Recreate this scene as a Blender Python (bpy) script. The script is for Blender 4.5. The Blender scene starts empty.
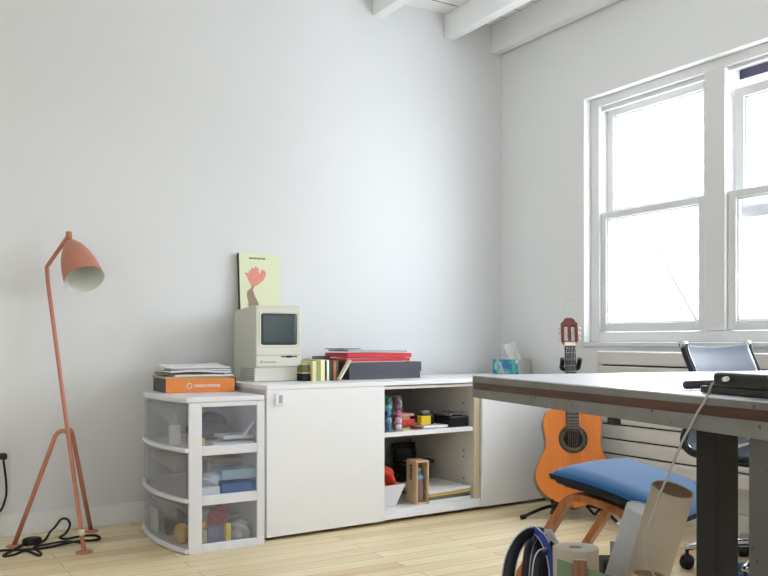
import bpy, bmesh, math, random
from mathutils import Vector, Matrix, Euler
random.seed(7)
C = bpy.context.scene.collection
PI = math.pi
R = math.radians

# ---------------------------------------------------------------- survey of the room
# room corner at the origin; back wall is Y=0, window wall is X=0; the camera stands at CAM
FPX, HOR = 850.0, 340.5
CAM = Vector((-3.222, -3.99, 0.846))
FWD = Vector((0.5163, 0.8564, 0)); RGT = Vector((0.8564, -0.5163, 0)); UP = Vector((0, 0, 1))
def ray(px, py): return FWD + RGT*((px-384)/FPX) + UP*((HOR-py)/FPX)
def pz(px, py, z):
    r = ray(px, py); return CAM + r*((z-CAM.z)/r.z)
def pY(px, py, y):
    r = ray(px, py); return CAM + r*((y-CAM.y)/r.y)
def pX(px, py, x):
    r = ray(px, py); return CAM + r*((x-CAM.x)/r.x)
def pd(px, py, t): return CAM + ray(px, py)*t

# ---------------------------------------------------------------- materials
def lin(c):
    return tuple(((v/255)/12.92 if v/255 <= .04045 else ((v/255+.055)/1.055)**2.4) for v in c)
def mat(name, rgb, rough=.5, metal=0, bump=0, bscale=40, var=0, vscale=8, spec=.5, alpha=None, trans=0, sheen=0, coat=0, emit=None):
    m = bpy.data.materials.new(name); m.use_nodes = True
    nt = m.node_tree; b = nt.nodes['Principled BSDF']
    col = lin(rgb)+(1,)
    b.inputs['Base Color'].default_value = col
    b.inputs['Roughness'].default_value = rough
    b.inputs['Metallic'].default_value = metal
    b.inputs['Specular IOR Level'].default_value = spec
    if trans: b.inputs['Transmission Weight'].default_value = trans
    if sheen: b.inputs['Sheen Weight'].default_value = sheen
    if coat: b.inputs['Coat Weight'].default_value = coat
    if alpha is not None: b.inputs['Alpha'].default_value = alpha
    if bump or var:
        tc = nt.nodes.new('ShaderNodeTexCoord')
    if var:
        n = nt.nodes.new('ShaderNodeTexNoise'); n.inputs['Scale'].default_value = vscale; n.inputs['Detail'].default_value = 4
        nt.links.new(tc.outputs['Object'], n.inputs['Vector'])
        cr = nt.nodes.new('ShaderNodeValToRGB')
        cr.color_ramp.elements[0].position = .3; cr.color_ramp.elements[1].position = .7
        cr.color_ramp.elements[0].color = tuple(v*(1-var) for v in col[:3])+(1,)
        cr.color_ramp.elements[1].color = tuple(min(1, v*(1+var*.6)) for v in col[:3])+(1,)
        nt.links.new(n.outputs['Fac'], cr.inputs['Fac']); nt.links.new(cr.outputs['Color'], b.inputs['Base Color'])
    if bump:
        n2 = nt.nodes.new('ShaderNodeTexNoise'); n2.inputs['Scale'].default_value = bscale; n2.inputs['Detail'].default_value = 3
        nt.links.new(tc.outputs['Object'], n2.inputs['Vector'])
        bp = nt.nodes.new('ShaderNodeBump'); bp.inputs['Strength'].default_value = bump; bp.inputs['Distance'].default_value = .004
        nt.links.new(n2.outputs['Fac'], bp.inputs['Height']); nt.links.new(bp.outputs['Normal'], b.inputs['Normal'])
    return m
def clear_mat(name, tint=(255,255,255), haze=.0, haze_rgb=(230,232,235), gloss=.06, rough=.03):
    """thin clear sheet: see-through with a little reflection, optionally milky"""
    m = bpy.data.materials.new(name); m.use_nodes = True
    nt = m.node_tree; nt.nodes.clear()
    out = nt.nodes.new('ShaderNodeOutputMaterial')
    tr = nt.nodes.new('ShaderNodeBsdfTransparent'); tr.inputs['Color'].default_value = lin(tint)+(1,)
    gl = nt.nodes.new('ShaderNodeBsdfGlossy'); gl.inputs['Roughness'].default_value = rough
    mx = nt.nodes.new('ShaderNodeMixShader'); mx.inputs[0].default_value = gloss
    nt.links.new(tr.outputs[0], mx.inputs[1]); nt.links.new(gl.outputs[0], mx.inputs[2])
    last = mx
    if haze:
        dd = nt.nodes.new('ShaderNodeBsdfDiffuse'); dd.inputs['Color'].default_value = lin(haze_rgb)+(1,)
        dt_ = nt.nodes.new('ShaderNodeBsdfTranslucent'); dt_.inputs['Color'].default_value = lin(haze_rgb)+(1,)
        df = nt.nodes.new('ShaderNodeMixShader'); df.inputs[0].default_value = .5
        nt.links.new(dd.outputs[0], df.inputs[1]); nt.links.new(dt_.outputs[0], df.inputs[2])
        m2 = nt.nodes.new('ShaderNodeMixShader'); m2.inputs[0].default_value = haze
        nt.links.new(mx.outputs[0], m2.inputs[1]); nt.links.new(df.outputs[0], m2.inputs[2]); last = m2
    nt.links.new(last.outputs[0], out.inputs['Surface'])
    return m
def wood_mat(name, c1, c2, axis='X', scale=6, rough=.45, stretch=12):
    m = bpy.data.materials.new(name); m.use_nodes = True
    nt = m.node_tree; b = nt.nodes['Principled BSDF']; b.inputs['Roughness'].default_value = rough
    tc = nt.nodes.new('ShaderNodeTexCoord'); mp = nt.nodes.new('ShaderNodeMapping')
    s = [scale*stretch]*3; s['XYZ'.index(axis)] = scale
    mp.inputs['Scale'].default_value = s
    nt.links.new(tc.outputs['Object'], mp.inputs['Vector'])
    n = nt.nodes.new('ShaderNodeTexNoise'); n.inputs['Scale'].default_value = 1; n.inputs['Detail'].default_value = 5; n.inputs['Distortion'].default_value = .6
    nt.links.new(mp.outputs[0], n.inputs['Vector'])
    cr = nt.nodes.new('ShaderNodeValToRGB'); cr.color_ramp.elements[0].position = .3; cr.color_ramp.elements[1].position = .7
    cr.color_ramp.elements[0].color = lin(c1)+(1,); cr.color_ramp.elements[1].color = lin(c2)+(1,)
    nt.links.new(n.outputs['Fac'], cr.inputs['Fac']); nt.links.new(cr.outputs['Color'], b.inputs['Base Color'])
    return m
def floor_mat():
    m = bpy.data.materials.new('maple_planks'); m.use_nodes = True
    nt = m.node_tree; N = nt.nodes.new; L = nt.links.new
    b = nt.nodes['Principled BSDF']; b.inputs['Roughness'].default_value = .38; b.inputs['Specular IOR Level'].default_value = .4
    tc = N('ShaderNodeTexCoord')
    br = N('ShaderNodeTexBrick'); br.offset = .37; br.squash = 1
    br.inputs['Scale'].default_value = 1; br.inputs['Brick Width'].default_value = 1.1; br.inputs['Row Height'].default_value = .082
    br.inputs['Mortar Size'].default_value = .0012; br.inputs['Mortar Smooth'].default_value = .3
    br.inputs['Color1'].default_value = (0,0,0,1); br.inputs['Color2'].default_value = (1,1,1,1); br.inputs['Mortar'].default_value = (.5,.5,.5,1)
    L(tc.outputs['Object'], br.inputs['Vector'])
    cr = N('ShaderNodeValToRGB'); e = cr.color_ramp.elements
    e[0].color = lin((230,204,158))+(1,); e[1].color = lin((253,240,206))+(1,); e[0].position = 0; e[1].position = 1
    k = cr.color_ramp.elements.new(.5); k.color = lin((244,226,188))+(1,)
    L(br.outputs['Color'], cr.inputs['Fac'])
    mp = N('ShaderNodeMapping'); mp.inputs['Scale'].default_value = (1.6, 34, 1)
    L(tc.outputs['Object'], mp.inputs['Vector'])
    # shift the grain from plank to plank
    ad = N('ShaderNodeVectorMath'); ad.operation = 'MULTIPLY_ADD'
    L(br.outputs['Color'], ad.inputs[0]); ad.inputs[1].default_value = (7,5,3); L(mp.outputs[0], ad.inputs[2])
    n = N('ShaderNodeTexNoise'); n.inputs['Scale'].default_value = 1.3; n.inputs['Detail'].default_value = 6; n.inputs['Distortion'].default_value = .8
    L(ad.outputs[0], n.inputs['Vector'])
    c2 = N('ShaderNodeValToRGB'); c2.color_ramp.elements[0].position = .3; c2.color_ramp.elements[1].position = .66
    c2.color_ramp.elements[0].color = (.86,.81,.72,1); c2.color_ramp.elements[1].color = (1.0,1.0,1.0,1)
    L(n.outputs['Fac'], c2.inputs['Fac'])
    mu = N('ShaderNodeMix'); mu.data_type = 'RGBA'; mu.blend_type = 'MULTIPLY'; mu.inputs[0].default_value = 1
    L(cr.outputs['Color'], mu.inputs[6]); L(c2.outputs['Color'], mu.inputs[7])
    m2 = N('ShaderNodeMix'); m2.data_type = 'RGBA'; L(br.outputs['Fac'], m2.inputs[0])
    L(mu.outputs[2], m2.inputs[6]); m2.inputs[7].default_value = lin((135,105,70))+(1,)
    L(m2.outputs[2], b.inputs['Base Color'])
    bp = N('ShaderNodeBump'); bp.inputs['Strength'].default_value = .15; bp.inputs['Distance'].default_value = .002
    L(n.outputs['Fac'], bp.inputs['Height']); L(bp.outputs['Normal'], b.inputs['Normal'])
    return m
def stripes_mat(name, cols, axis=0, period=.05, rough=.6, wobble=0):
    """hard bands along one object axis"""
    m = bpy.data.materials.new(name); m.use_nodes = True
    nt = m.node_tree; N = nt.nodes.new; L = nt.links.new
    b = nt.nodes['Principled BSDF']; b.inputs['Roughness'].default_value = rough
    tc = N('ShaderNodeTexCoord'); sp = N('ShaderNodeSeparateXYZ'); L(tc.outputs['Object'], sp.inputs[0])
    src = sp.outputs[axis]
    if wobble:
        n = N('ShaderNodeTexNoise'); n.inputs['Scale'].default_value = 25; L(tc.outputs['Object'], n.inputs['Vector'])
        ma = N('ShaderNodeMath'); ma.operation = 'MULTIPLY_ADD'; L(n.outputs['Fac'], ma.inputs[0]); ma.inputs[1].default_value = wobble; L(src, ma.inputs[2]); src = ma.outputs[0]
    d = N('ShaderNodeMath'); d.operation = 'DIVIDE'; L(src, d.inputs[0]); d.inputs[1].default_value = period
    f = N('ShaderNodeMath'); f.operation = 'FRACT'; L(d.outputs[0], f.inputs[0])
    cr = N('ShaderNodeValToRGB'); cr.color_ramp.interpolation = 'CONSTANT'
    el = cr.color_ramp.elements
    el[0].position = 0; el[0].color = lin(cols[0])+(1,); el[1].position = 1/len(cols); el[1].color = lin(cols[1])+(1,)
    for i, c in enumerate(cols[2:], 2):
        k = el.new(i/len(cols)); k.color = lin(c)+(1,)
    L(f.outputs[0], cr.inputs['Fac']); L(cr.outputs['Color'], b.inputs['Base Color'])
    return m
def concrete_mat(name, rgb, rough=.7):
    m = mat(name, rgb, rough, bump=.35, bscale=120, var=.14, vscale=14)
    nt = m.node_tree; N = nt.nodes.new; L = nt.links.new
    b = nt.nodes['Principled BSDF']; src = b.inputs['Base Color'].links[0].from_socket
    tc = N('ShaderNodeTexCoord'); v = N('ShaderNodeTexVoronoi'); v.inputs['Scale'].default_value = 38
    L(tc.outputs['Object'], v.inputs['Vector'])
    cr = N('ShaderNodeValToRGB'); cr.color_ramp.elements[0].position = .09; cr.color_ramp.elements[1].position = .17
    cr.color_ramp.elements[0].color = (.45,.45,.45,1); cr.color_ramp.elements[1].color = (1,1,1,1)
    L(v.outputs['Distance'], cr.inputs['Fac'])
    mu = N('ShaderNodeMix'); mu.data_type = 'RGBA'; mu.blend_type = 'MULTIPLY'; mu.inputs[0].default_value = 1
    L(src, mu.inputs[6]); L(cr.outputs['Color'], mu.inputs[7]); L(mu.outputs[2], b.inputs['Base Color'])
    return m
def mesh_fabric(name, rgb, scale=420, density=.55):
    """woven mesh: fine see-through holes"""
    m = mat(name, rgb, .5)
    nt = m.node_tree; N = nt.nodes.new; L = nt.links.new; b = nt.nodes['Principled BSDF']
    tc = N('ShaderNodeTexCoord'); v = N('ShaderNodeTexChecker'); v.inputs['Scale'].default_value = scale
    L(tc.outputs['Object'], v.inputs['Vector'])
    ma = N('ShaderNodeMath'); ma.operation = 'MULTIPLY_ADD'; L(v.outputs['Fac'], ma.inputs[0]); ma.inputs[1].default_value = .45; ma.inputs[2].default_value = density-.2
    L(ma.outputs[0], b.inputs['Alpha'])
    return m
def foliage_box_mat():
    """tissue carton print: teal, blue and white diagonal patches"""
    m = bpy.data.materials.new('teal_print_card'); m.use_nodes = True
    nt = m.node_tree; N = nt.nodes.new; L = nt.links.new; b = nt.nodes['Principled BSDF']; b.inputs['Roughness'].default_value = .5
    tc = N('ShaderNodeTexCoord'); mp = N('ShaderNodeMapping'); mp.inputs['Rotation'].default_value = (R(20), R(30), R(10)); mp.inputs['Scale'].default_value = (1,1,.5)
    L(tc.outputs['Object'], mp.inputs['Vector'])
    v = N('ShaderNodeTexVoronoi'); v.inputs['Scale'].default_value = 55; L(mp.outputs[0], v.inputs['Vector'])
    sp = N('ShaderNodeSeparateColor'); L(v.outputs['Color'], sp.inputs[0])
    cr = N('ShaderNodeValToRGB'); el = cr.color_ramp.elements; cr.color_ramp.interpolation = 'CONSTANT'
    el[0].color = lin((70,160,170))+(1,); el[1].position = .25; el[1].color = lin((96,186,182))+(1,)
    for p, c in ((.45,(60,130,180)), (.6,(160,212,212)), (.75,(60,140,145)), (.9,(215,235,225))):
        k = el.new(p); k.color = lin(c)+(1,)
    L(sp.outputs[0], cr.inputs['Fac']); L(cr.outputs['Color'], b.inputs['Base Color'])
    return m

M = {}
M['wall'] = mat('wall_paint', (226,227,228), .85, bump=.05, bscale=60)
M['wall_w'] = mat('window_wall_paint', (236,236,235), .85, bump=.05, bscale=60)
M['ceil'] = mat('ceiling_white', (247,247,246), .7, bump=.2, bscale=30)
M['trim'] = mat('trim_white', (236,236,236), .5, bump=.03, bscale=30)
M['winframe'] = mat('window_frame_white', (226,226,226), .4)
M['floor'] = floor_mat()
M['melamine'] = mat('white_melamine', (240,240,242), .35)
M['melamine_in'] = mat('grey_white_melamine', (214,208,198), .5)
M['edge'] = mat('beige_edge_band', (205,192,165), .5)
M['black'] = mat('black_plastic', (20,20,22), .4)
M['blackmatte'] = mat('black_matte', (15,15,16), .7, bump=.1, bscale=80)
M['rubber'] = mat('black_rubber', (18,18,18), .6)
M['copper'] = mat('terracotta_lacquer', (194,127,104), .42, var=.04, vscale=20)
M['shade_in'] = mat('shade_white_lacquer', (226,228,220), .5)
M['brass'] = mat('brass', (180,140,70), .3, 1)
M['mac'] = mat('computer_beige_plastic', (212,211,198), .5, bump=.06, bscale=300)
M['mac_dark'] = mat('computer_slot_dark', (30,30,30), .6)
M['crt'] = mat('crt_glass', (54,66,68), .3, spec=.4)
M['plastic'] = mat('white_plastic', (232,232,238), .4)
M['milky'] = clear_mat('milky_drawer_plastic', (250,250,250), haze=.13, haze_rgb=(236,236,236), gloss=.05, rough=.12)
M['clearpanel'] = clear_mat('clear_side_plastic', (246,248,252), haze=.08, haze_rgb=(226,230,236), gloss=.04, rough=.08)
M['glass'] = clear_mat('window_glass', (252,253,255), gloss=.03)
M['tubeclear'] = clear_mat('clear_tube_plastic', (250,250,253), haze=.03, gloss=.05)
M['orange'] = mat('orange_card', (228,132,56), .45)
M['paper'] = mat('paper_white', (232,232,232), .75)
M['papergrey'] = mat('paper_printed_grey', (216,218,222), .7, var=.10, vscale=40)
M['papertan'] = mat('paper_tan', (190,172,140), .7, var=.1, vscale=30)
M['kraft'] = mat('kraft_board', (186,168,140), .75, var=.06, vscale=20)
M['kraft_in'] = mat('kraft_board_brown', (150,118,86), .8)
M['red'] = mat('red_vinyl', (206,28,40), .35)
M['darkred'] = mat('dark_red_card', (150,30,38), .5)
M['charbox'] = mat('charcoal_card', (70,70,80), .35, var=.08, vscale=12)
M['chrome'] = mat('polished_aluminium', (205,207,210), .18, 1)
M['desk'] = concrete_mat('grey_concrete', (124,124,123))
M['desktop'] = mat('desk_top_white', (226,226,236), .32, var=.02, vscale=10)
M['deskpanel'] = concrete_mat('dark_concrete', (92,92,92))
M['walnut'] = wood_mat('walnut_strip', (52,30,20), (86,52,36), 'Y', 5)
M['beech'] = wood_mat('bent_beech', (160,92,46), (192,122,68), 'Z', 4, .35)
M['birch'] = wood_mat('pale_box_wood', (205,172,128), (226,198,158), 'Z', 6)
M['guitar_top'] = wood_mat('amber_spruce', (226,124,40), (240,140,52), 'Z', 4, .22, 10)
M['guitar_side'] = wood_mat('rosewood', (88,44,28), (120,64,40), 'Z', 5, .25)
M['headstock'] = wood_mat('red_brown_headstock', (92,40,32), (116,54,42), 'Z', 5, .35)
M['ebony'] = mat('ebony', (26,24,24), .4)
M['cream'] = mat('cream_plastic', (236,226,200), .4)
M['nickel'] = mat('nickel', (190,190,190), .25, 1)
M['rosette'] = stripes_mat('rosette_inlay', [(60,54,40),(110,104,78),(46,42,34),(84,78,60)], 0, .012, .4)
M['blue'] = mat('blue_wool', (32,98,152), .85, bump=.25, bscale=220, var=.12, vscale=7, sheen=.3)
M['darkside'] = mat('dark_navy_fabric', (22,32,48), .9, bump=.2, bscale=200)  # cushion blue darkened to paint shade on its sides and underside
M['navy'] = mat('navy_nylon', (15,17,36), .6, bump=.15, bscale=160)
M['royal'] = mat('royal_blue_nylon', (44,64,160), .5, bump=.15, bscale=160)
M['piping'] = mat('silver_piping', (206,206,214), .4)
M['whiteroll'] = mat('white_roll_paper', (206,206,206), .7, bump=.05, bscale=30)
M['beigeroll'] = mat('beige_tube_card', (190,178,158), .7, var=.04, vscale=12)
M['green'] = mat('sage_green_card', (112,132,102), .7, var=.04)
M['brownstick'] = wood_mat('brown_stick_wood', (120,78,54), (148,102,74), 'Z', 8)
M['heater'] = mat('radiator_enamel', (224,222,219), .35)
M['gap'] = mat('radiator_gap', (50,46,44), .8)  # colour of the shade between the radiator tubes
M['meshback'] = mesh_fabric('chair_mesh_weave', (118,126,146), 420, .80)
M['meshseat'] = mesh_fabric('chair_seat_weave', (74,84,96), 500, .85)

# ---------------------------------------------------------------- mesh building
class MB:
    def __init__(self): self.bm = bmesh.new(); self.mi = 0; self.smooth = False
    def _new(self, faces):
        for f in faces: f.material_index = self.mi; f.smooth = self.smooth
    def box(self, x0, x1, y0, y1, z0, z1, mtx=None):
        vs = [self.bm.verts.new(Vector(p)) for p in ((x0,y0,z0),(x1,y0,z0),(x1,y1,z0),(x0,y1,z0),(x0,y0,z1),(x1,y0,z1),(x1,y1,z1),(x0,y1,z1))]
        if mtx:
            for v in vs: v.co = mtx @ v.co
        fs = [self.bm.faces.new([vs[i] for i in f]) for f in ((3,2,1,0),(4,5,6,7),(0,1,5,4),(1,2,6,5),(2,3,7,6),(3,0,4,7))]
        self._new(fs); return vs
    def cbox(self, c, d, rot=None):
        m = Matrix.Translation(Vector(c)) @ (Euler(rot).to_matrix().to_4x4() if rot else Matrix())
        return self.box(-d[0]/2, d[0]/2, -d[1]/2, d[1]/2, -d[2]/2, d[2]/2, m)
    def prism(self, pts, z0, z1, mtx=None):
        """extrude an XY outline from z0 to z1"""
        a = [self.bm.verts.new((p[0], p[1], z0)) for p in pts]; b = [self.bm.verts.new((p[0], p[1], z1)) for p in pts]
        if mtx:
            for v in a+b: v.co = mtx @ v.co
        n = len(pts); fs = [self.bm.faces.new(a[::-1]), self.bm.faces.new(b)]
        fs += [self.bm.faces.new((a[i], a[(i+1)%n], b[(i+1)%n], b[i])) for i in range(n)]
        self._new(fs)
    def tube(self, pts, r, n=10, caps=True, flat=None):
        pts = [Vector(p) for p in pts]; k = len(pts)
        rs = r if isinstance(r, (list, tuple)) else [r]*k
        rings = []; up = None
        for i, p in enumerate(pts):
            t = (pts[min(i+1,k-1)]-pts[max(i-1,0)]).normalized()
            if up is None:
                up = Vector((0,0,1)) if abs(t.z) < .9 else Vector((0,1,0))
            s = t.cross(up); s.normalize(); u = s.cross(t).normalized(); up = u
            fx, fy = flat if flat else (1, 1)
            rings.append([self.bm.verts.new(p + (s*math.cos(2*PI*j/n)*fx + u*math.sin(2*PI*j/n)*fy)*rs[i]) for j in range(n)])
        fs = []
        for i in range(k-1):
            for j in range(n):
                fs.append(self.bm.faces.new((rings[i][j], rings[i][(j+1)%n], rings[i+1][(j+1)%n], rings[i+1][j])))
        if caps: fs += [self.bm.faces.new(rings[0][::-1]), self.bm.faces.new(rings[-1])]
        sm = self.smooth; self.smooth = True; self._new(fs); self.smooth = sm
    def lathe(self, prof, n=32, mtx=None, close=False):
        """turn (radius, height) pairs round Z"""
        rings = []
        for r, z in prof:
            ring = [Vector((r*math.cos(2*PI*j/n), r*math.sin(2*PI*j/n), z)) for j in range(n)]
            rings.append([self.bm.verts.new(mtx @ v if mtx else v) for v in ring])
        fs = []
        for i in range(len(rings)-1):
            for j in range(n):
                fs.append(self.bm.faces.new((rings[i][j], rings[i][(j+1)%n], rings[i+1][(j+1)%n], rings[i+1][j])))
        if close:
            i = len(rings)-1
            for j in range(n):
                fs.append(self.bm.faces.new((rings[i][j], rings[i][(j+1)%n], rings[0][(j+1)%n], rings[0][j])))
        sm = self.smooth; self.smooth = True; self._new(fs)
        if not close:
            self.smooth = False
            fs = []
            if prof[0][0] > 1e-5: fs.append(self.bm.faces.new(rings[0][::-1]))
            if prof[-1][0] > 1e-5: fs.append(self.bm.faces.new(rings[-1]))
            self._new(fs)
        self.smooth = sm
    def ball(self, c, r, sub=2, sc=(1,1,1)):
        res = bmesh.ops.create_icosphere(self.bm, subdivisions=sub, radius=1)
        for v in res['verts']: v.co = Vector((v.co.x*r*sc[0], v.co.y*r*sc[1], v.co.z*r*sc[2])) + Vector(c)
        fs = {f for v in res['verts'] for f in v.link_faces}
        for f in fs: f.material_index = self.mi; f.smooth = True
    def grid(self, fn, nu, nv, thick=0):
        """surface fn(u,v) on 0..1, with an offset underside when thick"""
        top = [[self.bm.verts.new(fn(i/nu, j/nv)) for j in range(nv+1)] for i in range(nu+1)]
        fs = [self.bm.faces.new((top[i][j], top[i+1][j], top[i+1][j+1], top[i][j+1])) for i in range(nu) for j in range(nv)]
        if thick:
            d = Vector((0,0,-thick)) if not isinstance(thick, Vector) else thick
            bot = [[self.bm.verts.new(v.co+d) for v in row] for row in top]
            fs += [self.bm.faces.new((bot[i][j+1], bot[i+1][j+1], bot[i+1][j], bot[i][j])) for i in range(nu) for j in range(nv)]
            for i in range(nu):
                fs.append(self.bm.faces.new((top[i][0], bot[i][0], bot[i+1][0], top[i+1][0])))
                fs.append(self.bm.faces.new((top[i+1][nv], bot[i+1][nv], bot[i][nv], top[i][nv])))
            for j in range(nv):
                fs.append(self.bm.faces.new((top[0][j+1], bot[0][j+1], bot[0][j], top[0][j])))
                fs.append(self.bm.faces.new((top[nu][j], bot[nu][j], bot[nu][j+1], top[nu][j+1])))
        self._new(fs)
    def build(self, name, mats, parent=None, bevel=0, seg=2, loc=None, rot=None, smooth=False, subsurf=0):
        bm = self.bm; bmesh.ops.recalc_face_normals(bm, faces=bm.faces)
        me = bpy.data.meshes.new(name); bm.to_mesh(me); bm.free()
        for m in (mats if isinstance(mats, (list, tuple)) else [mats]): me.materials.append(m)
        o = bpy.data.objects.new(name, me); C.objects.link(o)
        if smooth:
            for p in me.polygons: p.use_smooth = True
        if parent: o.parent = parent
        if loc is not None: o.location = loc
        if rot is not None: o.rotation_euler = rot
        if bevel:
            b = o.modifiers.new('bevel', 'BEVEL'); b.width = bevel; b.segments = seg; b.limit_method = 'ANGLE'; b.angle_limit = R(40)
        if subsurf:
            s = o.modifiers.new('sub', 'SUBSURF'); s.levels = subsurf; s.render_levels = subsurf
        return o
def smoothpath(pts, per=6):
    pts = [Vector(p) for p in pts]; out = []
    for i in range(len(pts)-1):
        p0 = pts[max(i-1,0)]; p1 = pts[i]; p2 = pts[i+1]; p3 = pts[min(i+2,len(pts)-1)]
        for k in range(per):
            t = k/per
            out.append(.5*((2*p1)+(p2-p0)*t+(2*p0-5*p1+4*p2-p3)*t*t+(3*p1-p0-3*p2+p3)*t**3))
    out.append(pts[-1]); return out
def tag(o, label, cat, group=None, kind=None):
    o['label'] = label; o['category'] = cat
    if group: o['group'] = group
    if kind: o['kind'] = kind
    return o
def thing(name, label, cat, loc=(0,0,0), rotz=0, group=None, rot=None):
    o = bpy.data.objects.new(name, None); C.objects.link(o); o.empty_display_size = .05
    o.location = loc; o.rotation_euler = rot if rot else (0,0,rotz)
    return tag(o, label, cat, group)
def struct(o, label=None):
    o['kind'] = 'structure'
    if label: o['label'] = label
    return o
def copy_thing(root, loc=None, rotz=None, label=None, mats=None):
    r = root.copy(); C.objects.link(r)
    if loc is not None: r.location = loc
    if rotz is not None: r.rotation_euler = (0,0,rotz)
    if label: r['label'] = label
    for ch in list(root.children):
        c = ch.copy(); C.objects.link(c); c.parent = r
        for g in list(ch.children):
            d = g.copy(); C.objects.link(d); d.parent = c
    return r
def text(name, body, size, m, parent=None, loc=(0,0,0), rot=(0,0,0), depth=.0004, bold=0):
    cu = bpy.data.curves.new(name, 'FONT'); cu.body = body; cu.size = size; cu.extrude = depth; cu.offset = bold
    cu.align_x = 'LEFT'; cu.resolution_u = 3
    t = bpy.data.objects.new(name+'_curve', cu); C.objects.link(t)
    dg = bpy.context.evaluated_depsgraph_get(); dg.update()
    me = bpy.data.meshes.new_from_object(t.evaluated_get(dg)); me.name = name
    bpy.data.objects.remove(t); bpy.data.curves.remove(cu)
    me.materials.clear(); me.materials.append(m)
    o = bpy.data.objects.new(name, me); C.objects.link(o)
    if parent: o.parent = parent
    o.location = loc; o.rotation_euler = rot
    return o

# ================================================================ room shell
XL, YB, ZC = -5.6, -6.8, 2.715
b = MB(); b.box(XL,.2, YB,.2, -.12,0); struct(b.build('floor', M['floor']), 'pale maple plank floor')
b = MB(); b.box(XL,.2, 0,.2, 0,ZC); struct(b.build('wall_back', M['wall']), 'white painted back wall')
WY0, WY1, WZ0, WZ1 = -.69, -2.30, .838, 2.122           # window opening
b = MB()
b.box(0,.2, WY0,0, 0,ZC); b.box(0,.2, -4.3,WY1, 0,ZC); b.box(0,.2, YB,-6.4, 0,ZC); b.box(0,.2, -6.4,-4.3, 0,WZ0); b.box(0,.2, -6.4,-4.3, WZ1,ZC); b.box(0,.2, WY1,WY0, 0,WZ0); b.box(0,.2, WY1,WY0, WZ1,ZC)  # rear opening is added out of view to let in more light
struct(b.build('wall_right', M['wall_w']), 'white painted window wall')
def board_ceiling():
    m = mat('painted_boards', (244,244,243), .8, bump=.15, bscale=30)
    nt = m.node_tree; N = nt.nodes.new; L = nt.links.new; bs = nt.nodes['Principled BSDF']
    tc = N('ShaderNodeTexCoord'); sp = N('ShaderNodeSeparateXYZ'); L(tc.outputs['Object'], sp.inputs[0])
    d = N('ShaderNodeMath'); d.operation = 'DIVIDE'; L(sp.outputs[1], d.inputs[0]); d.inputs[1].default_value = .135
    f = N('ShaderNodeMath'); f.operation = 'FRACT'; L(d.outputs[0], f.inputs[0])
    n = N('ShaderNodeTexNoise'); n.inputs['Scale'].default_value = 9; L(tc.outputs['Object'], n.inputs['Vector'])
    t = N('ShaderNodeMath'); t.operation = 'MULTIPLY_ADD'; L(n.outputs['Fac'], t.inputs[0]); t.inputs[1].default_value = .22; t.inputs[2].default_value = -.07
    lt = N('ShaderNodeMath'); lt.operation = 'LESS_THAN'; L(f.outputs[0], lt.inputs[0]); L(t.outputs[0], lt.inputs[1])
    mx = N('ShaderNodeMix'); mx.data_type = 'RGBA'; L(lt.outputs[0], mx.inputs[0])
    mx.inputs[6].default_value = lin((244,244,243))+(1,); mx.inputs[7].default_value = lin((70,55,40))+(1,)
    L(mx.outputs[2], bs.inputs['Base Color']); return m
b = MB(); b.box(XL,.2, YB,.2, ZC,ZC+.1); struct(b.build('ceiling', board_ceiling()), 'white painted board ceiling between beams')
for i, (x0, x1, z0) in enumerate(((-.076,-.013,2.548), (-.415,-.345,2.575), (-.89,-.82,2.61), (-1.36,-1.29,2.61), (-1.83,-1.76,2.61))):
    b = MB(); b.box(x0,x1, YB+.01,-.001, z0,ZC-.001)
    struct(b.build('trim_%d' % (i+1), M['ceil'], bevel=.004), 'white painted ceiling beam')
b = MB()
for y0, y1, z0, z1 in ((-3.6,.2,0,ZC),(YB-.2,-5.8,0,ZC),(-5.8,-3.6,0,.8),(-5.8,-3.6,2.6,ZC)): b.box(XL-.2,XL-.001, y0,y1, z0,z1)  # unseen opening added in this wall to let in fill light
struct(b.build('wall_left', M['wall']), 'white painted wall opposite the windows')
b = MB(); b.box(XL,.2, YB-.2,YB-.001, 0,ZC); struct(b.build('wall_front', M['wall']), 'white painted wall behind the viewer')
b = MB(); b.box(XL,-.001, -.014,-.001, 0,.094); struct(b.build('baseboard_back', M['trim'], bevel=.003), 'white baseboard of the back wall')
b = MB(); b.box(-.014,-.001, YB,-.016, 0,.094); struct(b.build('baseboard_right', M['trim'], bevel=.003), 'white baseboard of the window wall')

# ---------------------------------------------------------------- windows
def window_frame():
    # shared outer frame and mullion
    b = MB(); x0, x1 = .048, .16
    b.box(x0,x1, WY0-.062,WY0-.0005, WZ0+.0005,WZ1-.0005)
    b.box(x0,x1, WY1+.0005,WY1+.062, WZ0+.0005,WZ1-.0005)
    b.box(x0,x1, WY1+.062,WY0-.062, WZ1-.05,WZ1-.0005)
    b.box(x0,x1, WY1+.062,WY0-.062, WZ0+.0005,WZ0+.052)
    b.box(x0-.004,x1, -1.523,-1.412, WZ0+.052,WZ1-.05)
    b.box(x0+.02,x0+.032, -1.412,-.752, WZ1-.075,WZ1-.05); b.box(x0+.02,x0+.032, -2.238,-1.523, WZ1-.068,WZ1-.05)
    struct(b.build('trim_6', M['winframe'], bevel=.004), 'white window frame with wide centre mullion')
    b = MB(); b.box(-.012,.05, WY1-.0,WY0, WZ0-.022,WZ0-.0005)
    struct(b.build('trim_7', M['winframe'], bevel=.003), 'thin white window sill')
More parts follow.
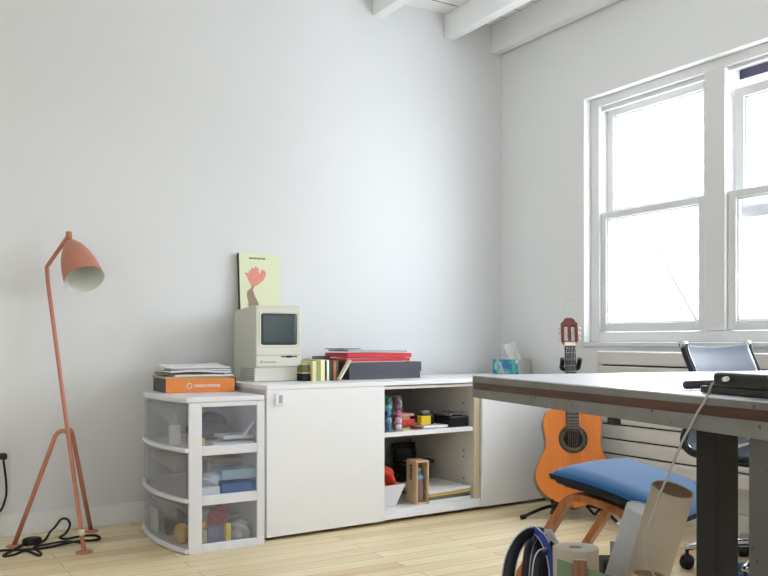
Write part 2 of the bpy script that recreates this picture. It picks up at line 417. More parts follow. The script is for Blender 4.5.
def sash(b, x0, x1, y0, y1, z0, z1, st, bot, top):
    b.box(x0,x1, y0-st,y0, z0,z1); b.box(x0,x1, y1,y1+st, z0,z1)
    b.box(x0,x1, y1+st,y0-st, z0,z0+bot); b.box(x0,x1, y1+st,y0-st, z1-top,z1)
    # glazing bead
    for (ya,yb,za,zb) in ((y0-st-.008,y0-st,z0+bot,z1-top),(y1+st,y1+st+.008,z0+bot,z1-top),(y1+st,y0-st,z0+bot,z0+bot+.008),(y1+st,y0-st,z1-top-.008,z1-top)):
        b.box(x0+.010,x1-.006, ya,yb, za,zb)
window_frame()
for i, (ya, yb, drop) in enumerate(((-.746,-1.408,0), (-1.525,-2.236,.085))):
    w = bpy.data.objects.new('window_%d' % (i+1), None); C.objects.link(w); struct(w, ('double hung window nearest the room corner', 'double hung window with its upper sash pulled down')[i])
    zb, zt, zm = WZ0+.054, WZ1-.052, 1.515
    b = MB(); sash(b, .062,.098, ya,yb, zb,zm, .042,.042,.036); b.build('lower_sash', M['winframe'], w, bevel=.003)
    b = MB(); b.box(.078,.082, yb+.041,ya-.041, zb+.041,zm-.035); b.build('pane', M['glass'], w)
    b = MB(); sash(b, .106,.140, ya-.004,yb+.004, zm-.04-drop,zt-drop-.004, .046,.055,.046); us = b.build('upper_sash', M['winframe'], w, bevel=.003)
    b = MB(); b.box(.121,.125, yb+.049,ya-.049, zm+.014-drop,zt-drop-.049); b.build('pane', M['glass'], w)
    b = MB(); b.box(.104,.150, ya-.05,ya-.0005, zb+.03,zb+.045); b.cbox((.105,ya-.06,zb+.075),(.004,.025,.01)); b.build('sash_lock', M['nickel'], w)
    if drop:
        b = MB(); b.box(.142,.158, yb+.002,ya-.002, zt-.045,zt-.001); b.build('screen_rail', mat('dark_violet_metal', (60,54,84), .4), w)

# added thin liner, its white lightened to paint sky light on the reveal
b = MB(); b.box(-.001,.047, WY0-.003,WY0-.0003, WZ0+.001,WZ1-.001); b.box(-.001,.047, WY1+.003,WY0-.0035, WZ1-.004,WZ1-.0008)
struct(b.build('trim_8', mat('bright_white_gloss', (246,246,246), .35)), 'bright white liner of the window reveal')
# across the street: a pale rendered house in full sun, and a cable
M['facade'] = mat('pale_render', (238,234,230), .9, var=.03, vscale=2)
M['facade_b'] = mat('pale_pink_brick', (226,196,184), .9, var=.05, vscale=6)
hs = thing('house_across_street', 'pale rendered house across the street seen through the panes', 'house', (14,-3,-6), 0)
b = MB(); b.box(0,5, -9,16, 0,7.4); b.build('wall', M['facade'], hs)
b = MB(); b.box(-.15,5.1, -9.1,16.1, 7.4,7.7); b.build('cornice', M['facade'], hs, bevel=.03)
b = MB(); b.box(-.04,-.001, 3.3,3.9, 0,7.39); b.build('brick_pier', M['facade_b'], hs)
for yy in (5.2, 7.6, 10.2):
    b = MB(); b.box(-.05,-.001, yy,yy+1, 4.4,6.2); f = b.build('window', M['facade_b'], hs)
    b = MB(); b.box(-.06,-.051, yy+.1,yy+.9, 4.5,6.1); b.build('pane', mat('house_pane', (196,200,206), .2), f)
b = MB(); q0, q1 = pX(652,240,6.0), pX(694,316,4.0)
b.tube([q0+(q0-q1)*.6, q0, q1, q1+(q1-q0)*.4], .016, 6)
tag(b.build('overhead_street_cable', M['rubber']), 'thin dark cable slanting across the view outside the corner window', 'cable')

# ================================================================ radiator under the window
RX0, RX1 = -.105, -.03
RY0, RY1 = -.885, -3.3
rd = thing('panel_radiator', 'long white panel radiator of flat horizontal tubes under the windows', 'radiator', (0,0,0))
ztop = .793
for k in range(8):
    z1 = ztop - k*.0725; z0 = z1-.0655
    b = MB(); b.box(RX0,RX0+.022, RY1,RY0, z0,z1); b.build('tube', M['heater'], rd, bevel=.006)
b = MB(); b.box(RX0+.024,RX0+.030, RY1+.02,RY0-.02, .23,.785); b.build('back_plate', M['gap'], rd)  # dark sheet that paints the shade between the tubes
b = MB(); b.box(RX0+.031,RX1+.0295, -.92,-.88, .2,.76); b.build('bracket', M['heater'], rd)
b = MB(); b.box(RX0+.031,RX1+.0295, -2.2,-2.16, .2,.76); b.build('bracket', M['heater'], rd)

# ================================================================ cabinet
YAW = R(3.0)
CORG = Vector((-1.80,-.678,0)); CU = Vector((math.cos(YAW), math.sin(YAW), 0)); CV = Vector((-math.sin(YAW), math.cos(YAW), 0))
def cw(u, v, z): return CORG + CU*u + CV*v + Vector((0,0,z))
def cp(px, py, v):
    """where the sight line meets the upright plane v behind the cabinet front -> (u, z)"""
    r = ray(px, py); o = CORG + CV*v; t = (o-CAM).dot(CV)/r.dot(CV); p = CAM + r*t
    return (p-CORG).dot(CU), p.z
CT = .656; CD = .56; CLEN = 1.745
u_d1 = cp(384.6,450,0)[0]; u_p0 = cp(474,450,.022)[0]; u_p1 = cp(481.5,450,.01)[0]
cb = thing('sideboard_cabinet', 'long white low cabinet with sliding doors along the back wall', 'cabinet', CORG, YAW)
b = MB(); b.box(0,CLEN, .0,CD, CT-.018,CT); b.build('worktop', M['melamine'], cb, bevel=.0015)
b = MB(); b.box(.003,.021, .022,CD, .012,CT-.0185); b.build('side_panel', M['melamine_in'], cb, bevel=.001)
b = MB(); b.box(CLEN-.02,CLEN-.002, .022,CD, .012,CT-.0185); b.build('side_panel', M['melamine_in'], cb, bevel=.001)
b = MB(); b.box(.0215,CLEN-.0205, CD-.012,CD-.001, .0588,CT-.0185); b.build('back_panel', mat('grey_back_panel', (150,146,140), .6), cb)
b = MB(); b.box(.0215,CLEN-.0205, .022,CD-.0125, .044,.058); b.build('bottom_panel', M['melamine'], cb, bevel=.001)
b = MB(); b.box(.0215,CLEN-.0205, .075,.09, .0,.0435); b.build('plinth', M['blackmatte'], cb)  # coloured black to stand in for the shade under the cabinet
b = MB(); b.box(.0215,CLEN-.0205, .004,.0215, .020,.036); b.box(.0215,CLEN-.0205,.0225,.034,.020,.0435); b.box(.0215,CLEN-.0205,.0035,.034,.0185,.0205); b.build('sliding_track', M['melamine'], cb, bevel=.0015)
b = MB(); b.box(.0215,CLEN-.0205, .018,.034, CT-.036,CT-.0235); b.build('top_rail', M['melamine'], cb)
b = MB(); b.mi = 0; b.box(u_p0,u_p1, .0235,CD-.0125, .0588,CT-.037); b.mi = 1; b.box(u_p0+.0,u_p1, .0215,.0235, .0588,CT-.037)
pn = b.build('divider', [M['melamine_in'], M['edge']], cb)
for z in (.12,.15,.26,.29,.46,.53):
    b = MB(); b.lathe([(.004,0),(.004,.004),(.0001,.005)], 10, Matrix.Translation((u_p0-.0005,.10,z)) @ Matrix.Rotation(-PI/2,4,'Y'))
    b.build('shelf_pin_hole', M['black'], pn)
b = MB(); b.box(.0215,u_p0-.0005, .03,CD-.0125, .396,.417); b.build('shelf', M['melamine'], cb, bevel=.001)
b = MB(); b.box(.0,u_d1, .0,.0175, .016,CT-.0195); dl = b.build('door', M['melamine'], cb, bevel=.0015); dl['label'] = 'closed left sliding door with a child lock'
b = MB(); b.box(u_p1+.001,CLEN-.002, .003,.0205, .016,CT-.0195); b.build('door', M['melamine'], cb, bevel=.0015)
ul, zl = cp(279,399.5,-.004)
b = MB(); b.cbox((ul,-.006,zl),(.042,.012,.054)); lk = b.build('child_lock', M['plastic'], dl, bevel=.004, seg=3)
b = MB(); b.cbox((ul+.004,-.0125,zl+.001),(.015,.003,.034)); b.build('lock_button', mat('lock_grey', (170,172,176), .4), lk, bevel=.001)

# ================================================================ plastic drawer tower
DY0, DY1 = -.722, -.105          # near side, far side
DXR, DXL = -1.828, -2.150         # back, front corners
dt = thing('drawer_tower', 'white three-drawer plastic storage tower with clear bowed drawers', 'drawer unit', (0,0,0))
def bow(y, extra=0):               # front edge line X for a given Y
    t = (y-DY0)/(DY1-DY0); return DXL - .046*4*t*(1-t) - extra
def bowpts(inset=0, extra=0, xr=DXR, n=14):
    ys = [DY0+inset+(DY1-DY0-2*inset)*k/n for k in range(n+1)]
    return [(bow(y, extra), y) for y in ys] + [(xr, DY1-inset), (xr, DY0+inset)]
DT = .62
b = MB(); b.prism(bowpts(0,.012), DT-.022, DT); b.build('top', M['plastic'], dt, bevel=.006, seg=3)
z_of = lambda px, py: pY(px, py, DY0).z
LEV = [(.012,.19),(.222,.388),(.418,.585)]
b = MB()
def bar(x0,x1,y0,y1,z0,z1): b.box(x0,x1,y0,y1,z0,z1)
fw = .048
for (ya, yb) in ((DY0,DY0+.016),(DY1-.016,DY1)):
    bar(DXL,DXL+fw+.006, ya,yb, 0,DT-.0225); bar(DXR-.034,DXR, ya,yb, 0,DT-.0225)
    for z0, z1 in ((0,.034),(.187,.227),(.386,.424),(.580,DT-.0225)): bar(DXL+fw+.006,DXR-.034, ya,yb, z0,z1)
for z0, z1 in ((0,.012),(.197,.210),(.397,.410)): b.prism([(x+.016,y) for x,y in bowpts(.0165)][:-2]+[(DXR-.001,DY1-.0165),(DXR-.001,DY0+.0165)], z0, z1)
bar(DXR-.012,DXR, DY0+.0165,DY1-.0165, .02,.57)
fr = b.build('frame', M['plastic'], dt, bevel=.003)
for (z0,z1) in ((.034,.187),(.227,.386),(.424,.580)):
    b = MB(); b.box(DXL+fw+.003,DXR-.031, DY0+.008,DY0+.010, z0-.004,z1+.004); b.build('side_window', M['clearpanel'], dt)
for k, (z0,z1) in enumerate(((.018,.192),(.216,.392),(.415,.585))):
    dr = None
    # bowed clear front with milky inner tray
    n = 16; b = MB()
    def fr_(u, v, z0=z0, z1=z1):
        y = DY0+.018+(DY1-DY0-.036)*u; return Vector((bow(y,.004), y, z0+(z1-z0)*v))
    b.grid(fr_, n, 2, Vector((.0022,0,0))); dr = b.build('drawer', M['milky'], dt, smooth=False)
    b = MB()
    pts = [(bow(y,.015), y) for y in [DY0+.002+(DY1-DY0-.004)*i/n for i in range(n+1)]]
    pin = [(x+.020, y) for x, y in pts][::-1]
    b.prism(pts+pin, z0-.014, z0+.004); b.build('drawer_lip', M['plastic'], dr, bevel=.004)
    b = MB()
    pts = [(bow(y,.0055)-.001*0, y) for y in [DY0+.08+(DY1-DY0-.30)*i/n for i in range(n+1)]]
    zz = [z1-.018-.05*max(0,min(1,(1.15-i/n*1.6))) - .006 for i in range(n+1)]
    vs_t = [b.bm.verts.new((x,y,z1-.012)) for x,y in pts]; vs_b = [b.bm.verts.new((x,y,zz[i])) for i,(x,y) in enumerate(pts)]
    for i in range(n): b.bm.faces.new((vs_t[i],vs_t[i+1],vs_b[i+1],vs_b[i]))
    so = b.build('finger_pull', M['milky'], dr); sm = so.modifiers.new('solid','SOLIDIFY'); sm.thickness = .0015
# things inside the drawers, close to the near side window
def dbox(name, label, cat, px0, py0, px1, py1, v, depth, m, zb=None, rot=0, bevel=.002, group=None):
    """box seen between two pixels standing in a drawer, v behind the near side panel"""
    a = pY(px0, py1, DY0+v); c = pY(px1, py0, DY0+v)
    z0 = zb if zb is not None else a.z
    b = MB(); w = c.x-a.x; h = max(.006, c.z-z0)
    b.box(0,w, 0,depth, 0,h)
    o = b.build(name, m, None, bevel=bevel, loc=(a.x, DY0+v, z0)); o.rotation_euler = (0,rot,0)
    return tag(o, label, cat, group)
F1, F2, F3 = .4105, .2105, .0125
M['dblue'] = mat('blue_pack', (24,104,178), .4, var=.06); M['dpale'] = mat('pale_blue_pack', (176,204,216), .5)
M['dyellow'] = mat('yellow_card', (236,206,70), .5); M['dpink'] = mat('raspberry_cloth', (190,40,84), .8); M['dtan'] = mat('tan_card', (222,164,92), .6)
M['slate'] = mat('slate_blue_cloth', (86,104,128), .9, bump=.3, bscale=30, var=.15)
dbox('white_carton', 'flat white carton lying in the top clear drawer', 'box', 214,441,254,446, .03, .16, M['paper'], F1)
dbox('white_case', 'pale case on a flat carton in the top clear drawer', 'box', 224,434,254,440.5, .05, .12, M['plastic'], pY(214,441,DY0+.03).z+.0005)
def cloth_lump(name, label, cat, c, r, m, seed, floor_z, group=None, amp=.22):
    """crumpled soft thing sitting on floor_z"""
    rnd = random.Random(seed); b = MB(); b.ball((0,0,0), 1, 4)
    ph = [(rnd.uniform(2,6), rnd.uniform(2,6), rnd.uniform(2,6), rnd.uniform(0,6)) for _ in range(5)]
    for v in b.bm.verts:
        d = v.co.normalized(); k = 1+sum(amp/(1+i*.5)*math.sin(p[0]*d.x+p[1]*d.y+p[2]*d.z+p[3]) for i,p in enumerate(ph))*.7
        v.co = Vector((d.x*r[0]*k, d.y*r[1]*k, max(-r[2]*.8, d.z*r[2]*k)))
    o = b.build(name, m, None, loc=(c[0], c[1], floor_z+r[2]*.8))
    return tag(o, label, cat, group)
q = pY(216,425,DY0+.35); cloth_lump('folded_cloth', 'slate blue cloth bunched at the back of the top clear drawer', 'cloth', (q.x-.035,q.y), (.07,.11,.058), M['slate'], 3, F1)
b = MB(); a0 = pY(243,436,DY0+.035); a1 = pY(256,419,DY0+.035); b.tube([a0,a1], .006, 8); tag(b.build('white_rod', M['plastic']), 'white plastic rod slanting in the top clear drawer', 'rod')
dbox('blue_packet', 'blue packet standing upright at the front end of the top clear drawer', 'packet', 198.5,405,202,446, .02, .01, mat('deep_blue', (40,60,140), .5), F1)
dbox('yellow_tin', 'small yellow tin in the corner of the top clear drawer', 'tin', 201.5,438,205,446, .035, .02, M['dyellow'], F1)
dbox('letter_holder', 'pale upright card folder behind the bowed top drawer front', 'folder', 170,424,181,444, .22, .02, M['paper'], F1)
dbox('blue_package', 'bright blue package with pale upper half in the middle clear drawer', 'package', 222,481,256,493, .04, .14, M['dblue'], F2)
dbox('pale_package', 'pale blue pack stacked on the bright blue package', 'package', 222,468,256,480.5, .05, .13, M['dpale'], pY(222,481,DY0+.04).z+.0005)
dbox('medicine_carton', 'white carton with a light blue patch in the middle clear drawer', 'box', 199,486,220,495, .02, .08, M['paper'], F2)
q = pY(208,480,DY0+.07); cloth_lump('crumpled_bag', 'crumpled grey white bag lying on a carton in the middle drawer', 'bag', (q.x,q.y), (.05,.04,.028), M['papergrey'], 5, pY(208,486,DY0+.06).z+.001)
dbox('tan_folder', 'tan folder across the top of the middle drawer load', 'folder', 214,457,243,465, .16, .2, M['papertan'], pY(222,468,DY0+.05).z+.0005)
dbox('orange_carton', 'orange carton upright at the near corner of the bottom clear drawer', 'box', 199.5,521,206,528, .02, .05, M['dtan'], pY(199,529,DY0+.02).z)
dbox('tan_carton', 'tan carton beneath the orange carton in the bottom drawer', 'box', 199.5,529.5,207,545, .02, .05, M['kraft'], F3)
dbox('grey_tin', 'grey tin box in the middle of the bottom clear drawer', 'tin', 208,526,225,543, .04, .07, mat('grey_tin', (132,132,160), .4), F3)
dbox('yellow_marker_box', 'yellow box standing beside the grey tin in the bottom drawer', 'box', 226,523,231,540, .02, .03, M['dyellow'], F3)
q = pY(218,520,DY0+.135); cloth_lump('raspberry_cloth', 'raspberry red cloth heaped in the bottom clear drawer', 'cloth', (q.x,q.y), (.043,.04,.043), M['dpink'], 8, pY(217,527,DY0+.12).z)
q = pY(203,514,DY0+.26); cloth_lump('pale_bundle', 'pale bundle behind the red cloth in the bottom drawer', 'bundle', (q.x,q.y), (.055,.06,.07), M['paper'], 9, F3)
q = pY(238,530,DY0+.12); cloth_lump('wadded_paper', 'wadded white paper lying at the back of the bottom drawer', 'paper', (q.x,q.y), (.04,.05,.045), M['paper'], 11, F3, amp=.3)
b = MB(); a0 = pY(225,518,DY0+.25); a1 = pY(256,513,DY0+.25); b.tube([a0, (a0+a1)/2+Vector((0,0,.004)), a1], .008, 8); tag(b.build('pale_tube', M['paper']), 'long pale tube lying across the bottom drawer', 'tube')
q = pX(178,533,-2.10); cloth_lump('yellow_ball', 'yellow ball of wool behind the bowed bottom drawer front', 'ball', (-2.125,-.56), (.035,.035,.045), mat('mustard', (214,170,80), .8), 13, F3, amp=.06)
cloth_lump('dark_pouch', 'dark pouch behind the bowed bottom drawer front', 'pouch', (-2.11,-.40), (.04,.05,.06), M['blackmatte'], 14, F3)
b = MB(); b.box(0,.004, 0,.12, 0,.1); tag(b.build('pale_card', M['paper'], None, loc=(-2.16,-.33,F3)), 'pale card standing against the bowed bottom drawer front', 'card')

# ================================================================ orange sample box and paper pile on the tower
oa = pz(166,393.5,DT); ob = pz(236,391.5,DT)
ow = (ob-oa).length; oyaw = math.atan2(ob.y-oa.y, ob.x-oa.x)
OD, OH = .245, .060
obx = thing('sample_box', 'orange and black cardboard sample box on the plastic tower', 'box', oa+Vector((0,0,.0005)), oyaw)
b = MB(); b.box(0,ow, .002,OD, 0,OH); b.build('carton', M['black'], obx, bevel=.001)
b = MB(); b.box(0,ow-.006, 0,.0018, .0005,OH); fp = b.build('front_panel', M['orange'], obx)
tx = text('lettering', 'caesarstone', .0245, M['paper'], fp, (ow*.385,-.0006,.023), (PI/2,0,0), bold=.0002)
b = MB()
for s in (0, PI):
    arc = [Vector((ow*.325+.0125*math.cos(s+a)*(1-.25*(a/3.6)), -.0010, .029+.0125*math.sin(s+a)*(1-.25*(a/3.6)))) for a in [3.6*i/14 for i in range(15)]]
    b.tube(arc, [.0006+.0017*math.sin(PI*i/14) for i in range(15)], 6)
b.build('swirl_logo', M['paper'], fp)
def sheet(name, label, cat, m, ox, oy, z, w, d, th, yaw, bend=None, group=None, nu=10, nv=6, base=None, by=oyaw):
    """flat or curling paper: ox, oy are offsets from the pile corner"""
    base = oa if base is None else base
    b = MB(); fn = bend or (lambda u, v: 0)
    b.grid(lambda u, v: Vector((u*w, v*d, th+fn(u, v))), nu, nv, th)
    c = Matrix.Rotation(by,3,'Z') @ Vector((ox,oy,0))
    o = b.build(name, m, None, loc=(base.x+c.x, base.y+c.y, z), rot=(0,0,by+yaw))
    return tag(o, label, cat, group)
zt = DT+.0005+OH+.0005; PG = 'papers piled on the orange box'
sheet('tan_magazine', 'tan covered magazine directly on the orange box', 'magazine', M['papertan'], -.002,.006, zt, .285,.22, .009, .03, group=PG)
sheet('white_booklet', 'white booklet second from the bottom of the paper pile', 'booklet', M['paper'], .04,.004, zt+.0097, .26,.20, .006, .02, group=PG)
sheet('brown_folder', 'brown folder in the middle of the paper pile on the orange box', 'folder', M['kraft_in'], .008,.03, zt+.0162, .26,.19, .006, .05, group=PG)
sheet('grey_newspaper', 'grey printed newspaper below the curled sheet on the paper pile', 'newspaper', M['papergrey'], .022,.004, zt+.0258, .27,.20, .008, .05, lambda u,v: .003*math.sin(u*5), group=PG)
sheet('white_leaflet', 'white leaflet right under the curled topmost sheet', 'leaflet', M['paper'], .03,.02, zt+.0362, .26,.18, .004, -.03, lambda u,v: .002*math.sin(u*4+1), group=PG)
sheet('curled_sheet', 'topmost white sheet curling up on the paper pile', 'paper', M['paper'], .024,.0, zt+.044, .27,.205, .0015, .06, lambda u,v: -.001+.012*v*v+.010*abs(u-.35)**1.6*(.4+v), group=PG)

# ================================================================ old compact computer on the cabinet
mc0 = Vector((-1.716,-.372,CT+.0008)); MW, MH, MD = .226,.350,.275
mp_ = pz(254,381.2,CT); mc0.x = -1.722
mac = thing('compact_computer', 'beige vintage all-in-one computer with dark screen on the cabinet', 'computer', mc0, R(0))
b = MB()
# side profile (Y depth, Z) swept across the width, with the set-back foot
prof = [(.018,0),(.018,.066),(0,.070),(0,.340),(.008,MH),(.05,MH),(MD-.02,MH-.016),(MD,MH-.03),(MD,.012),(MD-.006,0)]
b.prism([(p[0],p[1]) for p in prof], 0, MW, Matrix(((0,0,1,0),(1,0,0,0),(0,1,0,0),(0,0,0,1))))
body = b.build('case', M['mac'], mac, bevel=.005, seg=3)
def rounded(w, h, r, n=5):
    out = []
    for cx_, cy_, a0 in ((w/2-r,h/2-r,0),(-w/2+r,h/2-r,PI/2),(-w/2+r,-h/2+r,PI),(w/2-r,-h/2+r,1.5*PI)):
        out += [(cx_+r*math.cos(a0+PI/2*i/n), cy_+r*math.sin(a0+PI/2*i/n)) for i in range(n+1)]
    return out
sx, sz = .115,.241; sw, sh = .194,.158
# raised bezel ring sloping in to the tube
b = MB(); outer = rounded(sw+.006, sh+.006, .008); inner = rounded(sw-.014, sh-.014, .012)
lo = [b.bm.verts.new((sx+x,-.0005,sz+y)) for x,y in outer]; li = [b.bm.verts.new((sx+x,-.0032,sz+y)) for x,y in rounded(sw+.002,sh+.002,.008)]; lj = [b.bm.verts.new((sx+x,.0,sz+y)) for x,y in inner]
n = len(lo)
for i in range(n):
    j = (i+1)%n; b.bm.faces.new((lo[i],lo[j],li[j],li[i])); b.bm.faces.new((li[i],li[j],lj[j],lj[i]))
b.build('screen_bezel', M['mac'], mac, smooth=False)
b = MB(); W2, H2 = sw-.012, sh-.012
def crt(u, v):
    x = (u-.5)*W2; z = (v-.5)*H2; return Vector((sx+x, -.0003-.0016*(1-(2*u-1)**2)*(1-(2*v-1)**2), sz+z))
b.grid(crt, 12, 10, Vector((0,.0004,0))); b.build('screen', M['crt'], mac, smooth=True)
b = MB(); b.box(.001,MW-.001, -.0006,.0004, .1205,.1225); b.build('panel_seam', mat('seam_grey', (140,138,126), .6), mac)
b = MB(); b.box(.124,.206, -.001,.0005, .1115,.117); b.box(.152,.178, -.001,.0005, .109,.119); b.build('floppy_slot', M['mac_dark'], mac)
b = MB()
for k in range(6): b.box(-.0008,.0004, .03,.19, .012+k*.009,.0155+k*.009)
b.build('side_vents', mat('vent_shadow_beige', (150,148,138), .7), mac)
cols = [(70,150,70),(230,190,50),(230,130,40),(200,50,50),(140,60,130),(50,110,180)]
em = [mat('emblem_%d' % i, c, .5) for i, c in enumerate(cols)]
b = MB()
# small six-stripe apple badge with a bite
def apple_halfwidth(t): return .0052*math.sqrt(max(0,1-(2*t-1)**2))**.7*(1 if t<.85 else .9)
for i in range(6):
    t0, t1 = 1-i/6, 1-(i+1)/6; tm = (t0+t1)/2; hw = max(.0018, apple_halfwidth(tm)); cut = .0022 if i in (2,3) else 0
    b.mi = i; b.box(.026-hw,.026+hw-cut, -.0009,.0003, .0865+.0085*t1,.0865+.0085*t0)
b.mi = 0; b.cbox((.0272,-.0003,.0965),(.0018,.0012,.0032),(0,.5,0)); b.build('badge', em, mac)
text('name_plate', 'Macintosh Classic', .0088, mat('lettering_grey', (120,118,110), .6), mac, (.0385,-.0006,.0875), (PI/2,0,0))

# leaning print behind the computer
PW_, PH_ = .215,.625
pr = thing('canvas_print', 'pale yellow green canvas with a pink hand leaning on the wall behind the computer', 'picture', (-1.672,-.082,CT+.001), 0, rot=(-math.atan2(.048,PH_),0,0))
b = MB(); b.mi = 0; b.box(0,PW_, 0,.022, 0,PH_); cv_ = b.build('canvas', mat('canvas_lime', (228,232,198), .8), pr, bevel=.001)
b = MB(); b.box(-.0016,-.0002, .0015,.0225, .001,PH_-.001); b.build('canvas_edge', mat('canvas_edge_dark', (70,62,54), .8), pr)
b = MB(); b.mi = 0
P = lambda x, z: (x*PW_, z)
def sc(p): return ((p[0]-75)/380*PW_, PH_-(p[1]-45)/485*.25)
hand = [(185,372),(160,320),(140,270),(122,235),(160,243),(165,215),(185,207),(195,180),(212,197),(225,172),(240,182),(255,195),(258,230),(262,250),(275,215),(290,200),(305,205),(320,225),(322,255),(300,300),(250,345),(210,370)]
FL_ = Matrix(((1,0,0,0),(0,0,1,0),(0,1,0,0),(0,0,0,1)))
b.prism([sc(p) for p in hand], -.0012, -.0004, FL_)
b.mi = 1
b.prism([sc(p) for p in [(190,360),(178,385),(140,420),(138,470),(150,520),(148,600),(260,600),(240,520),(215,470),(194,405),(206,366)]], -.0011, -.0004, FL_)
b.build('hand_motif', [mat('pink_ink', (228,154,136), .8, var=.12, vscale=60), mat('brown_hatch', (160,140,120), .8, var=.25, vscale=150)], pr)
b = MB()
for k in range(11): b.box((.245+.037*k)*PW_,(.245+.037*k+.030)*PW_, -.001,-.0003, PH_-.031+.001*(k%3),PH_-.021-.001*(k%2))
b.build('caption_line', mat('caption_grey', (128,130,104), .8), pr)

# ================================================================ books, black box, folders on the cabinet
SV = .235                                     # spines stand this far behind the cabinet front
SG = 'small books between computer and black box'
spec = [(312.6,316.4,(226,214,160),'cream'),(316.5,320.8,(150,160,96),'olive green'),(320.9,325.0,(238,228,180),'pale cream'),(325.1,326.8,(40,34,34),'thin black'),
        (326.9,329.2,(240,236,206),'thin ivory'),(329.3,331.4,(60,58,52),'thin charcoal'),(331.5,333.5,(36,36,40),'near black'),(333.6,336.2,(186,124,80),'brown orange'),(336.3,338.6,(88,92,52),'dark olive')]
for i, (a, c, rgb, nm) in enumerate(spec):
    u0, _ = cp(a,370,SV); u1, _ = cp(c,370,SV)
    h = .096+(-.002,.001,.003,.0,.001,-.002,.0,-.003,-.001)[i]; d = .13+.01*(i%3)
    bk = thing('small_book', 'small %s book, number words aside, upright between computer and black box' % nm, 'book', cw(u0,SV,CT+.0006), YAW, SG)
    bk['label'] = 'small upright book with %s spine in the row beside the computer' % nm
    b = MB(); w = u1-u0-.0006
    b.box(0,.0012, 0,d, 0,h); b.box(w-.0012,w, 0,d, 0,h); b.box(.0012,w-.0012, 0,.0015, 0,h); b.build('cover', mat('book_%d' % i, rgb, .55), bk)
    b = MB(); b.box(.0013,w-.0013, .0016,d-.003, .002,h-.002); b.build('pages', M['cream'], bk)
# leaning cream notebook against the black box
u0, _ = cp(334.0,379,SV-.01)
nb = thing('leaning_card', 'cream card holder leaning diagonally against the black lidded box', 'card holder', cw(u0+.022,SV-.034,CT+.0006), 0, rot=(0,R(34),YAW))
b = MB(); b.box(-.008,-.001, 0,.028, .005,.112); b.build('cover', mat('notebook_cream', (232,220,176), .6), nb)
b = MB(); b.box(-.0085,-.0081, .002,.026, .007,.110); b.build('cover_edge', M['paper'], nb)
# olive keepsake tins beside computer
u0, _ = cp(302.5,378,SV+.02); u1, _ = cp(311.5,378,SV+.02)
b = MB(); b.box(0,u1-u0, 0,.10, 0,.035); tag(b.build('low_black_box', M['blackmatte'], None, bevel=.002, loc=cw(u0,SV+.02,CT+.0006), rot=(0,0,YAW)), 'low black box squeezed between computer and small books', 'box')
ot = thing('olive_notebook', 'olive notebook with cream edges resting on the low black box', 'notebook', cw(u0+.001,SV+.022,CT+.0362), YAW)
b = MB(); b.box(0,u1-u0-.002, 0,.09, .004,.040); b.build('cover', mat('olive_cloth', (120,116,66), .7), ot, bevel=.002)
b = MB(); b.box(.001,u1-u0-.003, -.001,.088, 0,.0038); b.box(.001,u1-u0-.003,-.001,.088,.0402,.044); b.build('page_block', M['cream'], ot)
# black lidded box
u0, _ = cp(349.2,372,SV+.0); u1, _ = cp(421.3,372,SV+.0); bw = u1-u0; BD = .235
bx = thing('lidded_box', 'charcoal black flat lidded box under the red folders', 'box', cw(u0,SV,CT+.0006), YAW)
b = MB(); b.box(.004,bw-.004, .004,BD-.004, 0,.066); b.build('base', M['charbox'], bx, bevel=.001)
b = MB(); b.box(0,bw, 0,BD, .034,.083); b.box(0,bw,0,BD,.0832,.0836); b.build('lid', M['charbox'], bx, bevel=.0015)
zs = CT+.0006+.084
def upx(px, v): return cp(px, 360, v)[0]
FG = 'red folders on the black box'
uf = upx(347,SV+.01); fw_ = upx(411,SV+.01)-uf
fb = cw(uf,SV+.012,0)
sheet('white_pad', 'thin white pad lying directly on the charcoal lid', 'pad', M['paper'], .02,.004, zs, fw_-.05,.19, .003, .0, base=fb, by=YAW)
sheet('red_folder', 'lower red folder directly above the white pad', 'folder', M['red'], .0,.002, zs+.0035, fw_-.004,.215, .014, .0, base=fb, by=YAW, group=FG)
sheet('white_papers', 'white papers sandwiched between the two red folders', 'paper', M['paper'], .004,.005, zs+.018, fw_-.03,.2, .003, .01, base=fb, by=YAW)
sheet('red_folder', 'upper red folder directly beneath the grey magazine', 'folder', M['red'], .002,-.006, zs+.0215, fw_-.001,.215, .021, .004, lambda u,v: .003*(1-u), base=fb, by=YAW, group=FG)
sheet('grey_magazine', 'grey and white magazine on top of the red folders', 'magazine', mat('magazine_grey', (168,170,174), .5, var=.15, vscale=30), .012,.006, zs+.0465, fw_-.035,.195, .009, -.015, lambda u,v: .005*(1-u), base=fb, by=YAW)
sheet('black_booklet', 'thin black booklet on the left end of the topmost magazine', 'booklet', M['black'], .0,.02, zs+.0625, .10,.16, .004, .12, base=fb, by=YAW)
# tablet sleeve poking out behind the small books
b = MB(); u_ = upx(315,SV+.16); b.box(0,.10,0,.012,0,.115); tag(b.build('grey_binder', mat('binder_grey', (96,98,100), .5), None, bevel=.003, loc=cw(u_,SV+.165,CT+.0006), rot=(R(-8),0,YAW)), 'grey binder standing behind the small books', 'binder')

